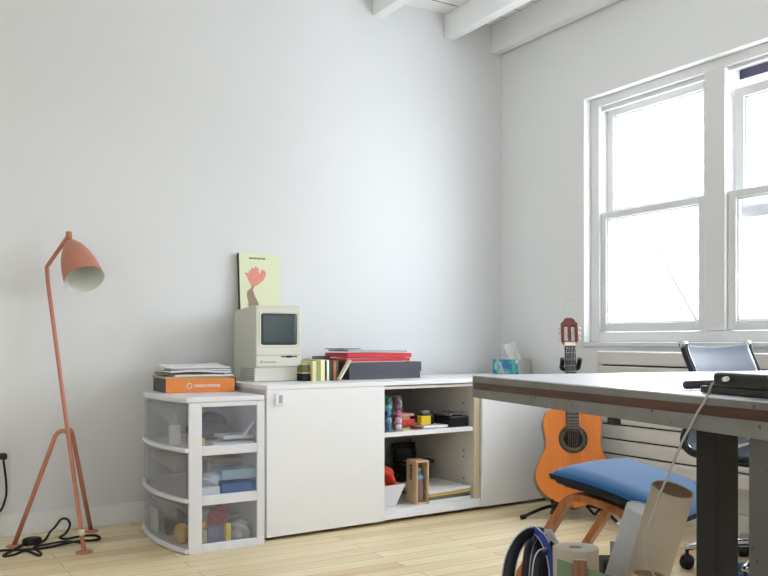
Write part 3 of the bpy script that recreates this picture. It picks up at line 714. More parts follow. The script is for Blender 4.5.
# tissue box in the corner
tb = thing('tissue_box', 'teal patterned tissue box with a tissue sticking out in the room corner', 'tissue box', (-.135,-.325,CT+.0008), 0)
d1 = Vector((-.30,.95,0)).normalized(); TBL, TBW, TBH = .175,.125,.083
tb.rotation_euler = (0,0,math.atan2(d1.y,d1.x))
b = MB(); b.mi = 0; b.box(0,TBL, -TBW,0, 0,TBH); tbx = b.build('carton', mat('carton_grey_print', (190,188,178), .6, var=.08, vscale=30), tb, bevel=.0015)
b = MB(); b.box(.001,TBL-.001, .0003,.0012, .001,TBH-.001)
b.build('printed_front', foliage_box_mat(), tb)
b = MB()
for (x0, wd) in ((.115,.05),):
    b.prism([(x0-wd/2,.004),(x0+wd/2,.004),(x0,.052)], .0013, .0017, Matrix(((1,0,0,0),(0,0,1,0),(0,1,0,0),(0,0,0,1))))
b.build('printed_triangle', mat('print_pale', (200,206,196), .6), tb)
b = MB()
def tissue(u, v):
    x = .055 + (u-.5)*(.06+.03*v) + .045*v; y = -TBW*.5 + .014*math.sin(u*7+v*2)*(.4+v); z = TBH-.012+v*(.115-.04*abs(u-.25)); return Vector((x,y,z))
b.grid(tissue, 12, 8, Vector((0,.0012,0))); b.build('tissue', M['paper'], tb, smooth=True)

# ================================================================ shelf contents
SH = .4176
def at_front(px, v, z): u, _ = cp(px, 430, v); return cw(u, v, z)
for (px, cols_, nm, what, v) in ((388.2, [(20,120,170),(70,170,215),(30,130,190),(80,205,200),(30,150,125)], 'blue', 'clear tube of blue and teal pompoms beside the door edge', .065),
                       (398.4, [(236,226,236),(236,186,214),(222,92,150),(140,40,96),(84,30,60)], 'pink', 'clear tube of white pink and plum pompoms next to the blue tube', .055)):
    p = at_front(px, v, SH)
    t = thing('clear_tube', what, 'tube', p, 0, 'clear tubes of pompoms')
    b = MB(); b.lathe([(.0212,.001),(.0212,.168),(.0202,.168),(.0202,.001)], 24, close=True); b.build('wall', M['tubeclear'], t)
    b = MB(); b.lathe([(.0218,0),(.0218,.003),(.0001,.003)], 24); b.build('cap', M['tubeclear'], t)
    for i, c in enumerate(cols_):
        b = MB(); b.ball((0,0,0), .0158, 3)
        pom = ['bottom', 'second', 'middle', 'fourth', 'top'][i]
        o = b.build('pompom', mat('pompom_%s_%d' % (nm, i), c, .9, bump=.5, bscale=300), None, loc=p+Vector((0,0,.0195+i*.0318)))
        tag(o, '%s pompom in the clear tube of %s pompoms' % (pom, 'blue and teal' if nm == 'blue' else 'white pink and plum'), 'pompom', 'pompoms in the clear tubes')
def sbox(name, label, cat, px0, px1, py0, py1, v, depth, m, z0, group=None, rot=0, bevel=.001):
    u0, _ = cp(px0, py1, v); u1, zt_ = cp(px1, py0, v)
    b = MB(); h = max(.004, zt_-z0); b.box(0,u1-u0, 0,depth, 0,h)
    o = b.build(name, m, None, bevel=bevel, loc=cw(u0,v,z0), rot=(0,0,YAW+rot)); tag(o, label, cat, group); return z0+h
z = SH; BG = 'thin boxes stacked on the shelf'
for (px1, py, rgb, lab) in ((410,427.6,(232,200,50),'yellow thin box at the bottom of the shelf stack'),(411,424,(120,60,44),'brown thin box between yellow and red ones'),(415,419.3,(214,56,40),'bright red thin box sticking out of the shelf stack'),(410,416,(196,130,96),'salmon thin box under the topmost one'),(414,413.4,(206,160,150),'topmost pale pink thin box of the shelf stack')):
    z = sbox('thin_box', lab, 'box', 400.5, px1, py, 430, .10, .14, mat('thin_'+lab[:5], rgb, .5), z+.0003, BG)
zbk = sbox('white_book', 'white book lying flat on the shelf under the yellow tape measure', 'book', 424,448, 424.6,430, .06, .16, M['paper'], SH+.003, rot=0)
sbox('maroon_booklet', 'maroon booklet lying left of the white book', 'booklet', 414.5,423.5, 427.5,430, .075, .14, M['darkred'], SH+.0003)
tp = thing('tape_measure', 'yellow tape measure with dark side standing on the white book', 'tape measure', at_front(421.3,.10,zbk+.0004), YAW)
b = MB(); b.box(0,.075, 0,.04, 0,.046); b.build('case', mat('tape_yellow', (240,204,40), .4), tp, bevel=.008, seg=3)
b = MB(); b.box(.058,.0765, -.001,.041, .002,.044); b.box(.004,.072,-.0008,.0408,.0465,.052); b.build('grip', M['black'], tp, bevel=.004)
b = MB(); b.box(.012,.056, .005,.036, .0525,.070); tag(b.build('clear_case', mat('grey_case', (128,128,126), .3), None, bevel=.004, loc=tp.location+Vector((0,0,.0)), rot=(0,0,YAW)), 'small grey case lying on top of the yellow tape measure', 'case')
sbox('dark_pouch', 'dark pouch between the red thin box and the tape measure', 'pouch', 414,420, 416,424, .26, .08, M['blackmatte'], SH+.0003, bevel=.01)
u0, _ = cp(449.5,425,.05); u1 = min(cp(472,425,.05)[0], u_p0-.010)
ty = thing('black_tray', 'black tray heaped with grey film at the right end of the shelf', 'tray', cw(u0,.05,SH+.0004), YAW)
wv = u1-u0; b = MB(); b.box(0,wv,0,.2,0,.052); b.build('tray_body', M['black'], ty, bevel=.004)
b = MB(); rn = random.Random(4); hs_ = [[rn.uniform(0,.014) for _ in range(9)] for _ in range(11)]
b.grid(lambda u,v: Vector((.004+u*(wv-.008), .004+v*.19, .0535+hs_[round(u*10)][round(v*8)]+.004)), 10, 8, .004); b.build('film', mat('grey_film', (128,126,126), .3), ty, smooth=False)
b = MB(); b.prism([(0,0),(.045,0),(.085,.105),(.07,.11)], 0,.01, Matrix(((1,0,0,0),(0,0,1,0),(0,1,0,0),(0,0,0,1))))
tag(b.build('dark_fin', mat('dark_grey_plastic', (84,82,84), .5), None, bevel=.002, loc=at_front(438,.37,SH+.0015), rot=(0,0,YAW)), 'dark grey slanted wedge standing behind the black tray', 'wedge')

# lower compartment
BZ = .0588
# carved black frame against the back
u0, _ = cp(397,470,.47); u1 = min(cp(421.5,470,.47)[0], u_p0-.008); _, z1 = cp(410,442.5,.47)
pf = thing('photo_frame', 'ornate black photo frame leaning at the back of the lower shelf', 'photo frame', cw(u0,.485,BZ+.003), 0, rot=(R(-5),0,YAW))
wf, hf = u1-u0, z1-BZ-.006; fwid = .03
b = MB(); b.box(0,wf,0,.016,0,fwid); b.box(0,wf,0,.016,hf-fwid,hf); b.box(0,fwid,0,.016,fwid,hf-fwid); b.box(wf-fwid,wf,0,.016,fwid,hf-fwid); fo = b.build('moulding', M['black'], pf, bevel=.003)
b = MB()
for k in range(9): b.ball((wf*(k+.5)/9,-.001,hf-fwid/2), .008, 2, (1,.6,1))
for k in range(1,10): b.ball((fwid/2,-.001,hf*(k+.1)/10), .008, 2, (1,.6,1)); b.ball((wf-fwid/2,-.001,hf*(k+.1)/10), .008, 2, (1,.6,1))
b.build('carving', mat('tarnished', (70,68,64), .4), fo)
b = MB(); b.box(fwid,wf-fwid, .004,.012, fwid,hf-fwid); b.build('picture', mat('dim_photo', (74,74,76), .3), pf)
# white bin with red net
u0, zb_ = cp(378,505,.06); u1t, ztp = cp(404.8,483.5,.06); u1b, _ = cp(398.6,506,.06)
bn = thing('white_bin', 'white tapered bin holding crumpled red netting in the open bay', 'bin', cw(0,.05,BZ+.0006), YAW)
b = MB(); cx_ = u1t-.085
def ring(hx, hy, z, cx_=cx_): return [(cx_-hx,.09-hy,z),(cx_+hx,.09-hy,z),(cx_+hx,.09+hy,z),(cx_-hx,.09+hy,z)]
hb = ztp-BZ-.001; hx_b = u1b-cx_
lv = [ring(hx_b,.058,0), ring(.085,.085,hb), ring(.082,.082,hb), ring(hx_b-.003,.055,.004)]
vv = [[b.bm.verts.new(p) for p in r] for r in lv]
b.bm.faces.new(vv[0]); b.bm.faces.new(vv[3])
for i in range(3):
    for j in range(4): b.bm.faces.new((vv[i][j],vv[i][(j+1)%4],vv[i+1][(j+1)%4],vv[i+1][j]))
b.build('shell', M['plastic'], bn, bevel=.002)
wp = cw(cx_,.14,0)
o = cloth_lump('red_netting', 'crumpled red netting piled in the white bin', 'netting', (wp.x,wp.y), (.052,.052,.058), mat('scarlet_net', (222,64,40), .6, bump=.8, bscale=90, var=.25, vscale=30), 21, BZ+.068, amp=.42)
# wooden bottle box
c0 = cp(416.8,504,.07); a_l = cp(405.5,500,.07)
wb_p = cw(c0[0]-.016, .050, BZ+.0004)
wb = thing('wooden_bottle_box', 'open pale wooden box with a decorated bottle inside, on the cabinet bottom', 'box', wb_p, YAW-R(5))
WW, WD, WH = .070,.095,.208
tk = .008
b = MB(); b.box(0,tk,0,WD,0,WH); b.box(WW-tk,WW,0,WD,0,WH); b.box(tk,WW-tk,0,WD,0,tk); b.box(tk,WW-tk,0,WD,WH-tk,WH); b.box(tk,WW-tk,WD-.005,WD,tk,WH-tk); wbx = b.build('case', M['birch'], wb, bevel=.001)
text('burnt_lettering', 'vino', .046, M['blackmatte'], wbx, (-.0006,.064,WH-.018), (PI/2,R(90),-PI/2), bold=.0009)
bt = thing('decorated_bottle', 'small grey bottle with red diamond and yellow bands in the wooden box', 'bottle', wb_p+Matrix.Rotation(YAW-R(5),3,'Z')@Vector((WW/2,.036,tk+.0004)), YAW-R(5))
b = MB(); b.lathe([(.0001,0),(.022,0),(.0235,.004),(.0235,.112),(.020,.125),(.010,.134),(.009,.15),(.0001,.15)], 24); b.build('glass_body', mat('grey_glass', (120,128,134), .2), bt)
b = MB(); b.lathe([(.0108,.144),(.0112,.158),(.0105,.160),(.0001,.160)], 20); b.lathe([(.0245,.110),(.0215,.1265),(.0205,.1262),(.0236,.11)],24,close=True); b.build('stopper', mat('sky_blue_cap', (120,176,220), .4), bt)
def onbottle(b, pts, r=.0240):
    vs = [b.bm.verts.new((r*math.sin(x/r), -r*math.cos(x/r), z)) for x, z in pts]; b.bm.faces.new(vs)
b = MB(); b.mi = 0; onbottle(b, [(0,.060),(.013,.079),(0,.098),(-.013,.079)])
b.mi = 1
for s in (-1,1):
    onbottle(b, [(s*.002,.034),(s*.012,.050),(s*.020,.062),(s*.020,.052),(s*.012,.040),(s*.004,.030)])
b.mi = 2
for s in (-1,1): onbottle(b, [(s*.001,.028),(s*.010,.033),(s*.020,.046),(s*.020,.040),(s*.010,.027),(s*.001,.022)])
b.mi = 3; onbottle(b, [(-.022,.001),(.022,.001),(.022,.020),(0,.027),(-.022,.020)], .0238)
b.mi = 4; onbottle(b, [(-.004,.006),(.004,.006),(.005,.013),(0,.022),(-.005,.013)])
b.build('printed_design', [mat('print_red', (206,60,60), .5), mat('print_yellow', (226,180,80), .5), mat('print_orange', (220,110,60), .5), mat('print_pale_grey', (196,200,196), .5), M['black']], bt)
# paper stack
pu0 = cp(429,500,.03)[0]; 
sb = cw(pu0,.03,0); pw = u_p0-.010-pu0+.02; z = BZ+.0004; SGp = 'papers stacked on the cabinet bottom'
for (lab, m, th, off, cat) in (('bottom white papers of the stack right of the wooden box', M['paper'], .015, 0, 'paper'),('teal folder low in the stack right of the wooden box', mat('teal_folder', (96,124,116), .6), .007, .004, 'folder'),('brown folder beneath the yellow one in the stack', M['kraft_in'], .009, -.006, 'folder'),
    ('yellow folder in the stack right of the wooden box', mat('yellow_folder', (224,196,100), .6), .006, -.002, 'folder'),('tan booklet above the yellow folder in the stack', M['papertan'], .008, .002, 'booklet'),('topmost white sheets on the stack right of the wooden box', M['paper'], .011, .0, 'paper')):
    cr = (lambda u, v: .007*u*u) if 'top' in lab or 'tan' in lab or 'yellow' in lab else None
    sheet({'paper':'white_papers','folder':'card_folder','booklet':'tan_booklet'}[cat], lab, cat, m, abs(off)+.004, .002+abs(off), z, pw-.028-abs(off), .30, th, -.01 if off<0 else .0, cr, SGp, base=sb, by=YAW)
    z += th+.0004
# dark striped bowl at the back
bp = cw(min(cp(436,470,.36)[0]+.0, u_p0-.108), .36, z+.0215)
b = MB(); b.lathe([(.0001,0),(.030,0),(.045,.022),(.082,.062),(.098,.080),(.096,.082),(.078,.064),(.04,.026),(.0001,.02)], 36)
tag(b.build('striped_bowl', stripes_mat('bowl_bands', [(30,30,32),(40,40,42),(150,150,146),(34,34,36)], 2, .04, .3), None, loc=bp), 'dark banded bowl at the back of the open cabinet bay', 'bowl')

# ================================================================ floor lamp
fL = pz(14,546.5,0); fR = pz(91,531.5,0); fF = pz(84,552.5,0)
J = pd(67,432,3.51); BN = pY(46,268,-.115); TP = pY(69,235,-.225)
lp = thing('floor_lamp', 'terracotta three-legged floor lamp with cone shade by the back wall', 'floor lamp', Vector((fF.x,fF.y,0)), 0)
off = -Vector((fF.x,fF.y,0))
def L_(v): return Vector(v)+off
b = MB(); dirv = (BN-TP).normalized()
stem = [fF+Vector((0,0,.006)), J, J+(BN-J)*.5, BN+(J-BN)*.04, BN, BN+(TP-BN)*.12, TP]
J2 = fF.lerp(BN, (J-fF).length/(BN-fF).length)
st = smoothpath([fF+Vector((0,0,.006)), fF.lerp(BN,.3), fF.lerp(BN,.6), fF.lerp(BN,.94)]) + [BN.lerp(TP,.03)] + smoothpath([BN.lerp(TP,.1), TP])
b.tube([L_(p) for p in st], .0088, 12); b.build('stem', M['copper'], lp)
J = J2
for (f, nm) in ((fL,'leg'), (fR,'leg')):
    side = (f-J); hor = Vector((side.x, side.y, 0)).normalized()
    ed0 = J+hor*.052+Vector((0,0,-.022)); pts = [J+Vector((0,0,-.006)), J+hor*.014+Vector((0,0,.001)), J+hor*.027+Vector((0,0,.001)), J+hor*.040+Vector((0,0,-.006)), ed0, ed0.lerp(f,.04), ed0.lerp(f,.5), f+Vector((0,0,.006))]
    b = MB(); b.tube([L_(p) for p in pts], .0095, 12); lg = b.build('leg', M['copper'], lp)
    b = MB(); b.lathe([(.031,0),(.031,.004),(.012,.009),(.0001,.009)], 24, Matrix.Translation(L_(f))); b.build('foot_disc', M['copper'], lg)
b = MB(); b.lathe([(.033,0),(.033,.004),(.012,.009),(.0001,.009)], 24, Matrix.Translation(L_(fF))); b.build('foot_disc', M['copper'], lp)
b = MB(); k0 = fF.lerp(BN,.055); k1 = fF.lerp(BN,.075); b.tube([L_(k0),L_(k1)], .0125, 12); b.build('stem_collar', M['cream'], lp)
# shade: axis from neck towards the open end, tipped towards the room
NK = TP+Vector((.004,-.006,-.028)); OPc = pY(84.5,279.5,-.225-.142)
ax = (OPc-NK); SL = ax.length; q_ = Vector((0,0,1)).rotation_difference(ax.normalized()).to_matrix().to_4x4()
Mx = Matrix.Translation(L_(NK)) @ q_
so_ = [(.012,0),(.024,.010),(.045,.045),(.062,.09),(.073,.14),(.079,.19),(.081,SL)]
b = MB(); b.mi = 0
b.lathe(so_, 40, Mx); 
for f in list(b.bm.faces):
    if len(f.verts) > 4: b.bm.faces.remove(f)
shd = b.build('lamp_shade', M['copper'], lp)
b = MB(); b.lathe([(max(.002,r-.0022), z+.001) for r, z in so_[:-1]]+[(so_[-1][0]-.0006,SL)], 40, Mx)
for f in list(b.bm.faces):
    if len(f.verts) > 4 and (sum((v.co for v in f.verts), Vector())/len(f.verts)-L_(OPc)).length < .05: b.bm.faces.remove(f)
b.build('shade_lining', M['shade_in'], shd)
b = MB(); b.tube([L_(TP+Vector((0,0,.010))), L_(NK)], .008, 12); b.build('swivel', M['brass'], lp)
b = MB(); b.tube([L_(TP+Vector((0,0,-.012))), L_(TP+Vector((0,0,.014)))], .0125, 14); b.build('top_knob', M['copper'], lp)
# cord, foot switch, plug
sw_ = pz(32,544,0)
b = MB(); b.lathe([(.034,0),(.034,.016),(.029,.026),(.0001,.027)], 24, Matrix.Translation(L_(sw_)) @ Matrix.Scale(1.15,4,(1,0,0))); fs_ = b.build('foot_switch', M['rubber'], lp, bevel=.002)
zc = .0052
def fz(px, py, h=0): p = pz(px, py, 0); return Vector((p.x, p.y, zc+h))
pa = [fz(39,545,.006), fz(45,541), fz(50,536,.012), Vector(pY(55,527,-.16)), Vector(pY(61,519.5,-.13)), Vector(pY(67,519,-.13)), Vector(pY(70,525,-.14)), fz(66,535,.004), fz(60,538.5), fz(66,540), fz(80,537.5), fz(95,536.5), fz(100,539.5), fz(93,541.5), fz(76,542.5), fz(58,546.5), fz(42,549.5), fz(20,551), fz(0,552), fz(-14,556), fz(-30,550), fz(-22,538)]
wo = pY(3.2,456.5,-.03)
pa2 = [Vector((-2.92,-.10,zc)), Vector((-2.90,-.05,.05)), Vector(pY(-4,515,-.035)), Vector(pY(5,500,-.033)), Vector(pY(6.3,486,-.033)), Vector(pY(4.8,470,-.034)), Vector((wo.x,-.042,wo.z-.016)), Vector((wo.x,-.042,wo.z-.004))]
b = MB(); b.tube([L_(p) for p in smoothpath(pa+pa2)], .005, 8); cd = b.build('power_cord', M['rubber'], lp)
b = MB(); b.tube([L_(p) for p in smoothpath([fz(25,546,.006), fz(18,549), fz(6,555), fz(4,557.5), fz(14,556), fz(26,552), fz(38,556.5), fz(41,554.5), fz(34,551.5,.011), fz(46,548.5,.011), fz(64,545.5,.011), fz(80,546.5,.011), fz(84,548,.0)])], .005, 8); b.build('switch_cord', M['rubber'], lp)
b = MB(); b.cbox(L_((wo.x,-.026,wo.z)), (.030,.036,.026)); b.build('plug', M['black'], cd, bevel=.006, seg=3)
o_a = pY(-14,446,0); 
ou = thing('wall_outlet', 'white wall outlet at the left edge holding a black plug', 'outlet', ((-2.79-2.711)/2,-.0005,.325))
b = MB(); b.box(-.040,.040, -.006,0, -.0615,.0615); b.build('face_plate', M['plastic'], ou, bevel=.002)
b = MB()
for zz_ in (.019,-.019):
    b.box(-.017,.017, -.0075,-.0062, zz_-.014,zz_+.014)
b.build('socket', mat('socket_white', (226,226,224), .4), ou, bevel=.001)
wo_z = wo.z

# ================================================================ guitar on its stand
GP = Vector((-.415,-1.010,.055))+RGT*.036; gyaw = math.atan2(-(-.62), .785)  # facing the room
gd = Vector((-.60,-.80,0)).normalized()
gyaw = math.atan2(gd.x, -gd.y)     # local -Y points along gd
gyaw = -math.atan2(-gd.x, -gd.y) if False else math.atan2(gd.y, gd.x)+PI/2
TILT = R(-16.5)
gt = thing('acoustic_guitar', 'amber classical guitar on a black floor stand in the corner', 'guitar', GP, 0, rot=(TILT,0,gyaw))
gprof = [(0,0),(.03,.09),(.06,.14),(.10,.172),(.145,.184),(.19,.178),(.235,.158),(.275,.138),(.31,.131),(.34,.132),(.375,.138),(.41,.1415),(.44,.136),(.465,.118),(.482,.085),(.49,.04),(.492,0)]
hp = smoothpath([Vector((z,w,0)) for z, w in gprof], 4)
right = [(p.y, p.x) for p in hp]; outl = right + [(-x, z) for x, z in right[-2:0:-1]]
MG = Matrix(((1,0,0,0),(0,0,1,0),(0,1,0,0),(0,0,0,1)))
b = MB(); b.prism(outl, .003, .095, MG); b.build('body', M['guitar_side'], gt, bevel=.002)
b = MB(); b.prism([(x*.985, .246+(z-.246)*.988) for x, z in outl], 0, .0029, MG); b.build('soundboard', M['guitar_top'], gt)
b = MB(); b.prism(outl, .0030, .0048, MG); 
SHZ = .330
Mh = Matrix.Translation((0,-.0004,SHZ)) @ Matrix.Rotation(PI/2,4,'X')
b.bm.free(); b = MB(); b.lathe([(.0425,0),(.066,0),(.066,.0006),(.0425,.0006)], 40, Mh, close=True); b.build('rosette', M['rosette'], gt)
b = MB(); b.lathe([(.066,0),(.069,0),(.069,.0008),(.066,.0008)], 40, Mh, close=True); b.lathe([(.0425,0),(.0455,0),(.0455,.0009),(.0425,.0009)], 40, Mh, close=True); b.build('rosette_binding', M['ebony'], gt)
b = MB(); b.lathe([(.0001,.0002),(.0425,.0002),(.0425,.0007),(.0001,.0007)], 40, Mh); b.build('sound_hole', mat('hole_dark', (30,20,14), .9), gt)
b = MB(); b.prism([(-.031,SHZ+.036),(.031,SHZ+.036),(.026,.796),(-.026,.796)], -.010, -.0012, MG); b.build('fretboard', M['ebony'], gt, bevel=.0008)
b = MB()
for i in range(1, 20):
    z = .796-.64*(1-2**(-i/12)); 
    if z < SHZ+.04: break
    w = .026+.005*(.796-z)/.435; b = MB(); b.box(-w,w, -.0112,-.0101, z-.0006,z+.0006); b.build('fret', M['nickel'], gt)
b = MB(); b.prism([(-.028,.492),(.028,.492),(.0255,.796),(-.0255,.796)], -.0009, .022, MG); b.build('neck', M['headstock'], gt, bevel=.004)
b = MB(); b.box(-.027,.027, -.0118,.0, .7962,.812); b.build('nut', M['cream'], gt)
# slotted headstock
b = MB(); hw = .041
zt0, zt1 = .8022,.945
b.prism([(-.027,zt0),(.027,zt0),(hw,zt0+.02),(hw,zt0+.022),(-hw,zt0+.022),(-hw,zt0+.02)], -.006,.016, MG)
for (xa, xb) in ((-hw,-.0255),(-.0085,.0085),(.0255,hw)): b.box(xa,xb, -.006,.016, zt0+.022,zt0+.098)
b.prism([(-hw,zt0+.098),(hw,zt0+.098),(hw,zt0+.112),(.030,zt0+.122),(.024,zt0+.134),(.012,zt0+.14),(-.012,zt0+.14),(-.024,zt0+.134),(-.030,zt0+.122),(-hw,zt0+.112)], -.006,.016, MG)
hd = b.build('headstock', M['headstock'], gt, bevel=.0015)
for s in (-1,1):
    for k in range(3):
        zc_ = zt0+.034+k*.027
        b = MB(); b.tube([(s*.0085,.004,zc_),(s*.0255,.004,zc_)], .005, 10); b.build('string_roller', M['cream'], hd)
        b = MB(); b.tube([(s*hw,.006,zc_),(s*(hw+.006),.006,zc_)], .003, 8); b.ball((s*(hw+.010),.008,zc_), .007, 2, (.8,1,1)); b.build('tuning_peg', M['cream'], hd)
b = MB()
for k in range(6):
    x = (k-2.5); pts = [(x*.0092,-.0092,.135),(x*.0075,-.0128,.796),(x*.006+(.0035 if x>0 else -.0035)*1.6,-.003,.845+abs(x)*.012)]
    b.tube(pts, .00055, 5)
b.tube(smoothpath([(-.022,-.006,.93),(-.03,-.01,.985),(-.005,-.02,1.025),(.045,-.02,1.03)]), .0004, 5)
b.build('strings', M['nickel'], gt)
b = MB(); b.box(-.085,.085, -.009,-.0004, .125,.150); b.box(-.04,.04,-.0105,-.0092,.132,.142); b.build('bridge', M['guitar_side'], gt, bevel=.002)
# stand, built in the guitar's frame so cradle and yoke really hold it
sd = thing('guitar_stand', 'black folding guitar stand holding the amber guitar', 'guitar stand', Vector((GP.x,GP.y,0)), gyaw)
MT = Matrix.Translation((0,0,GP.z)) @ Matrix.Rotation(TILT,4,'X')
def gl(x,y,z): return MT @ Vector((x,y,z))
b = MB(); hub = gl(0,.125,.035); b.tube([hub, gl(0,.125,.60), gl(0,.06,.70)], .009, 10); b.build('upright', M['black'], sd)
b = MB(); b.tube(smoothpath([gl(-.041,-.028,.722), gl(-.0405,.0,.702), gl(-.037,.037,.692), gl(0,.053,.690), gl(.037,.037,.692), gl(.0405,.0,.702), gl(.043,-.028,.724)]), .0118, 10); b.tube([gl(0,.06,.70),gl(0,.053,.690)],.012,10); b.build('neck_yoke', M['rubber'], sd)
iv = Matrix.Rotation(-gyaw,4,'Z') @ Matrix.Translation(-Vector((GP.x,GP.y,0)))
b = MB(); footA = iv @ pz(523,517,.012); footB = iv @ pz(620,525,.012); 
for fx in (footA, footB):
    b2 = MB(); b2.tube(smoothpath([hub, Vector((math.copysign(.13,fx.x),.10,.038)), fx]), .008, 10); lg = b2.build('leg', M['black'], sd)
    b2 = MB(); dv = (fx-hub).normalized(); b2.tube([fx-dv*.014, fx+dv*.010], .0115, 10); b2.build('rubber_foot', M['rubber'] if fx is footA else M['plastic'], lg)
fx = hub+Vector((0,.22,0)); fx.z = .012; b.bm.free()
b = MB(); b.tube([hub, fx], .008, 10); b.build('leg', M['black'], sd)
for s in (-1,1):
    b = MB(); b.tube(smoothpath([hub, gl(s*.06,.125,.03), gl(s*.10,.118,.0-.012), gl(s*.105,.05,-.010), gl(s*.108,-.014,.0), gl(s*.11,-.02,.04)]), .0065, 10); b.build('cradle_arm', M['rubber'], sd)

# ================================================================ footstool
sT, sC = .318, Vector((-1.045,-1.99,0))+RGT*.035
fs = thing('footstool', 'bentwood footstool with a blue wool cushion beneath the desk end', 'footstool', sC, sT)
SW, SD = .52,.42
def seatz(v):   # v -.5 near .. .5 far
    return .372+.24*SD*v-.14*SD*v*v
cush = MB()
def sq(t, n=2.6): return math.copysign(abs(t)**(2/n), t)
NU, NV = 28, 24
def ctop(u, v, s):
    a, c = (u-.5)*2, (v-.5)*2
    ed = max(abs(a),abs(c)); k = 1-max(0,(ed-.72)/.28)**2.2
    z = seatz(c/2)+.008*(1-a*a)-.010*(a+1)-.003
    if s > 0: return Vector((a*SW/2, c*SD/2, z+.027*k+.007))
    return Vector((a*SW/2*.985, c*SD/2*.985, z-.030*k-.010))
cush.mi = 0
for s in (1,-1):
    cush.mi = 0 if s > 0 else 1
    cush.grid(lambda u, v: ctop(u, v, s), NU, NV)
def rim(b):
    # side band joining upper and lower skins
    edge = [(i/NU,0) for i in range(NU)]+[(1,j/NV) for j in range(NV)]+[(1-i/NU,1) for i in range(NU)]+[(0,1-j/NV) for j in range(NV)]
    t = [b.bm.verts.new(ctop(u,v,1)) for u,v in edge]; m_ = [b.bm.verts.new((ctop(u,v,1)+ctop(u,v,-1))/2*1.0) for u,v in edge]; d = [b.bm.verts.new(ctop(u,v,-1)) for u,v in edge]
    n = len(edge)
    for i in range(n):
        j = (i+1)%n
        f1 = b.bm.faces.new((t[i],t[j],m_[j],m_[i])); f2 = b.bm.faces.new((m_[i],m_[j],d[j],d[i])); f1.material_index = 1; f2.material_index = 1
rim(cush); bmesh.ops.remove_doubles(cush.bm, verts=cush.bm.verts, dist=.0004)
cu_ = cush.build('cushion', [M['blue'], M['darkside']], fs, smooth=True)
ivs = Matrix.Rotation(-sT,4,'Z') @ Matrix.Translation(-sC)
def strip(b, pts, w, t):
    """bent laminated strip: width along the stool's X axis"""
    P_ = [Vector(p) for p in pts]; prev = None
    for i, p in enumerate(P_):
        tg = (P_[min(i+1,len(P_)-1)]-P_[max(i-1,0)]).normalized(); wx = Vector((1,0,0)); wx = (wx-tg*wx.dot(tg)).normalized(); nn = tg.cross(wx).normalized()
        r = [b.bm.verts.new(p+wx*w/2*sx_+nn*t/2*sn) for sx_, sn in ((-1,-1),(1,-1),(1,1),(-1,1))]
        if prev:
            for j in range(4): b.bm.faces.new((prev[j],prev[(j+1)%4],r[(j+1)%4],r[j]))
        else: b.bm.faces.new(r[::-1])
        prev = r
    b.bm.faces.new(prev)
def under(v): return seatz(v)-.042
for xs, lean in ((-.205,0),(.232,0)):
    for sgn in (1,-1):
        ft = .37 if sgn > 0 else .15; b = MB()
        k0 = Vector((xs, sgn*(.175 if sgn > 0 else .13), under(sgn*.175/SD)-.050)); k1 = Vector((xs-.012, sgn*ft, .004))
        strip(b, smoothpath([(xs, -sgn*.02, under(-sgn*.02/SD)-.013), (xs, sgn*.06, under(sgn*.06/SD)-.013), (xs, sgn*.115, under(sgn*.115/SD)-.015), (xs, sgn*(.15 if sgn > 0 else .122), under(sgn*.15/SD)-.026), k0, k0.lerp(k1,.1), k0.lerp(k1,.5), k1], 6), .055, .024)
        b.build('leg', M['beech'], fs, bevel=.003)
b = MB(); b.box(-.17,.17,-.012,.012, under(0)-.050,under(0)-.026); b.build('cross_rail', M['beech'], fs, bevel=.003)

# ================================================================ desk
DK = Vector((-1.880,-2.210,0)); dya = -.209
dk = thing('desk', 'grey slab desk with a brown strip set into its edge', 'desk', DK, dya)   # local +X along the far end, local -Y along the long front edge
DLX, DLY, DTZ, DTH = 1.26, 1.9, .756, .058
b = MB(); b.box(0,DLX, -DLY,0, DTZ-DTH,DTZ-.003); b.build('slab', M['desk'], dk, bevel=.002)
b = MB(); b.box(.0015,DLX-.0015, -DLY+.0015,-.0015, DTZ-.0028,DTZ); b.build('top_surface', M['desktop'], dk, bevel=.001)
zc_ = DTZ-.0275; b = MB()
n = 10; r_ = .0085; pts = [(-DLY+.02, -r_), ] 
outl_ = [(-.012-r_+r_*math.sin(PI*i/n), r_*math.cos(PI*i/n)) for i in range(n+1)] + [(-DLY+.01,-r_),(-DLY+.01,r_)]
b.prism(outl_, -.0012, .004, Matrix(((0,0,1,0),(1,0,0,0),(-.0055,1,0,zc_),(0,0,0,1)))); b.build('inlay_strip', M['walnut'], dk)
Rd = Matrix.Rotation(-dya,3,'Z')
def dl(p): return Rd @ (Vector(p)-DK)
cpos = dl(pd(717,470,1.50))
b = MB(); b.cbox((cpos.x,cpos.y,(DTZ-DTH)/2+.006),(.050,.052,DTZ-DTH-.0135)); cl = b.build('column', M['blackmatte'], dk, bevel=.004)
b = MB(); b.box(cpos.x-.04,cpos.x+.62, cpos.y-.035,cpos.y+.035, 0,.012); b.build('floor_plate', M['black'], dk, bevel=.003)
b = MB(); b.cbox((cpos.x+.55,cpos.y,(DTZ-DTH)/2+.006),(.050,.052,DTZ-DTH-.0135)); b.build('column', M['blackmatte'], dk, bevel=.004)
ppos = dl(pd(748.5,480,1.33)); 
b = MB(); b.box(ppos.x,ppos.x+.05, ppos.y-.62,ppos.y, 0,DTZ-DTH-.0005); b.build('end_panel', M['deskpanel'], dk, bevel=.002)
b = MB(); b.box(ppos.x-.012,ppos.x-.0005, ppos.y-.6,ppos.y-.016, .0,DTZ-DTH-.001); b.build('panel_facing', M['deskpanel'], dk, bevel=.002)
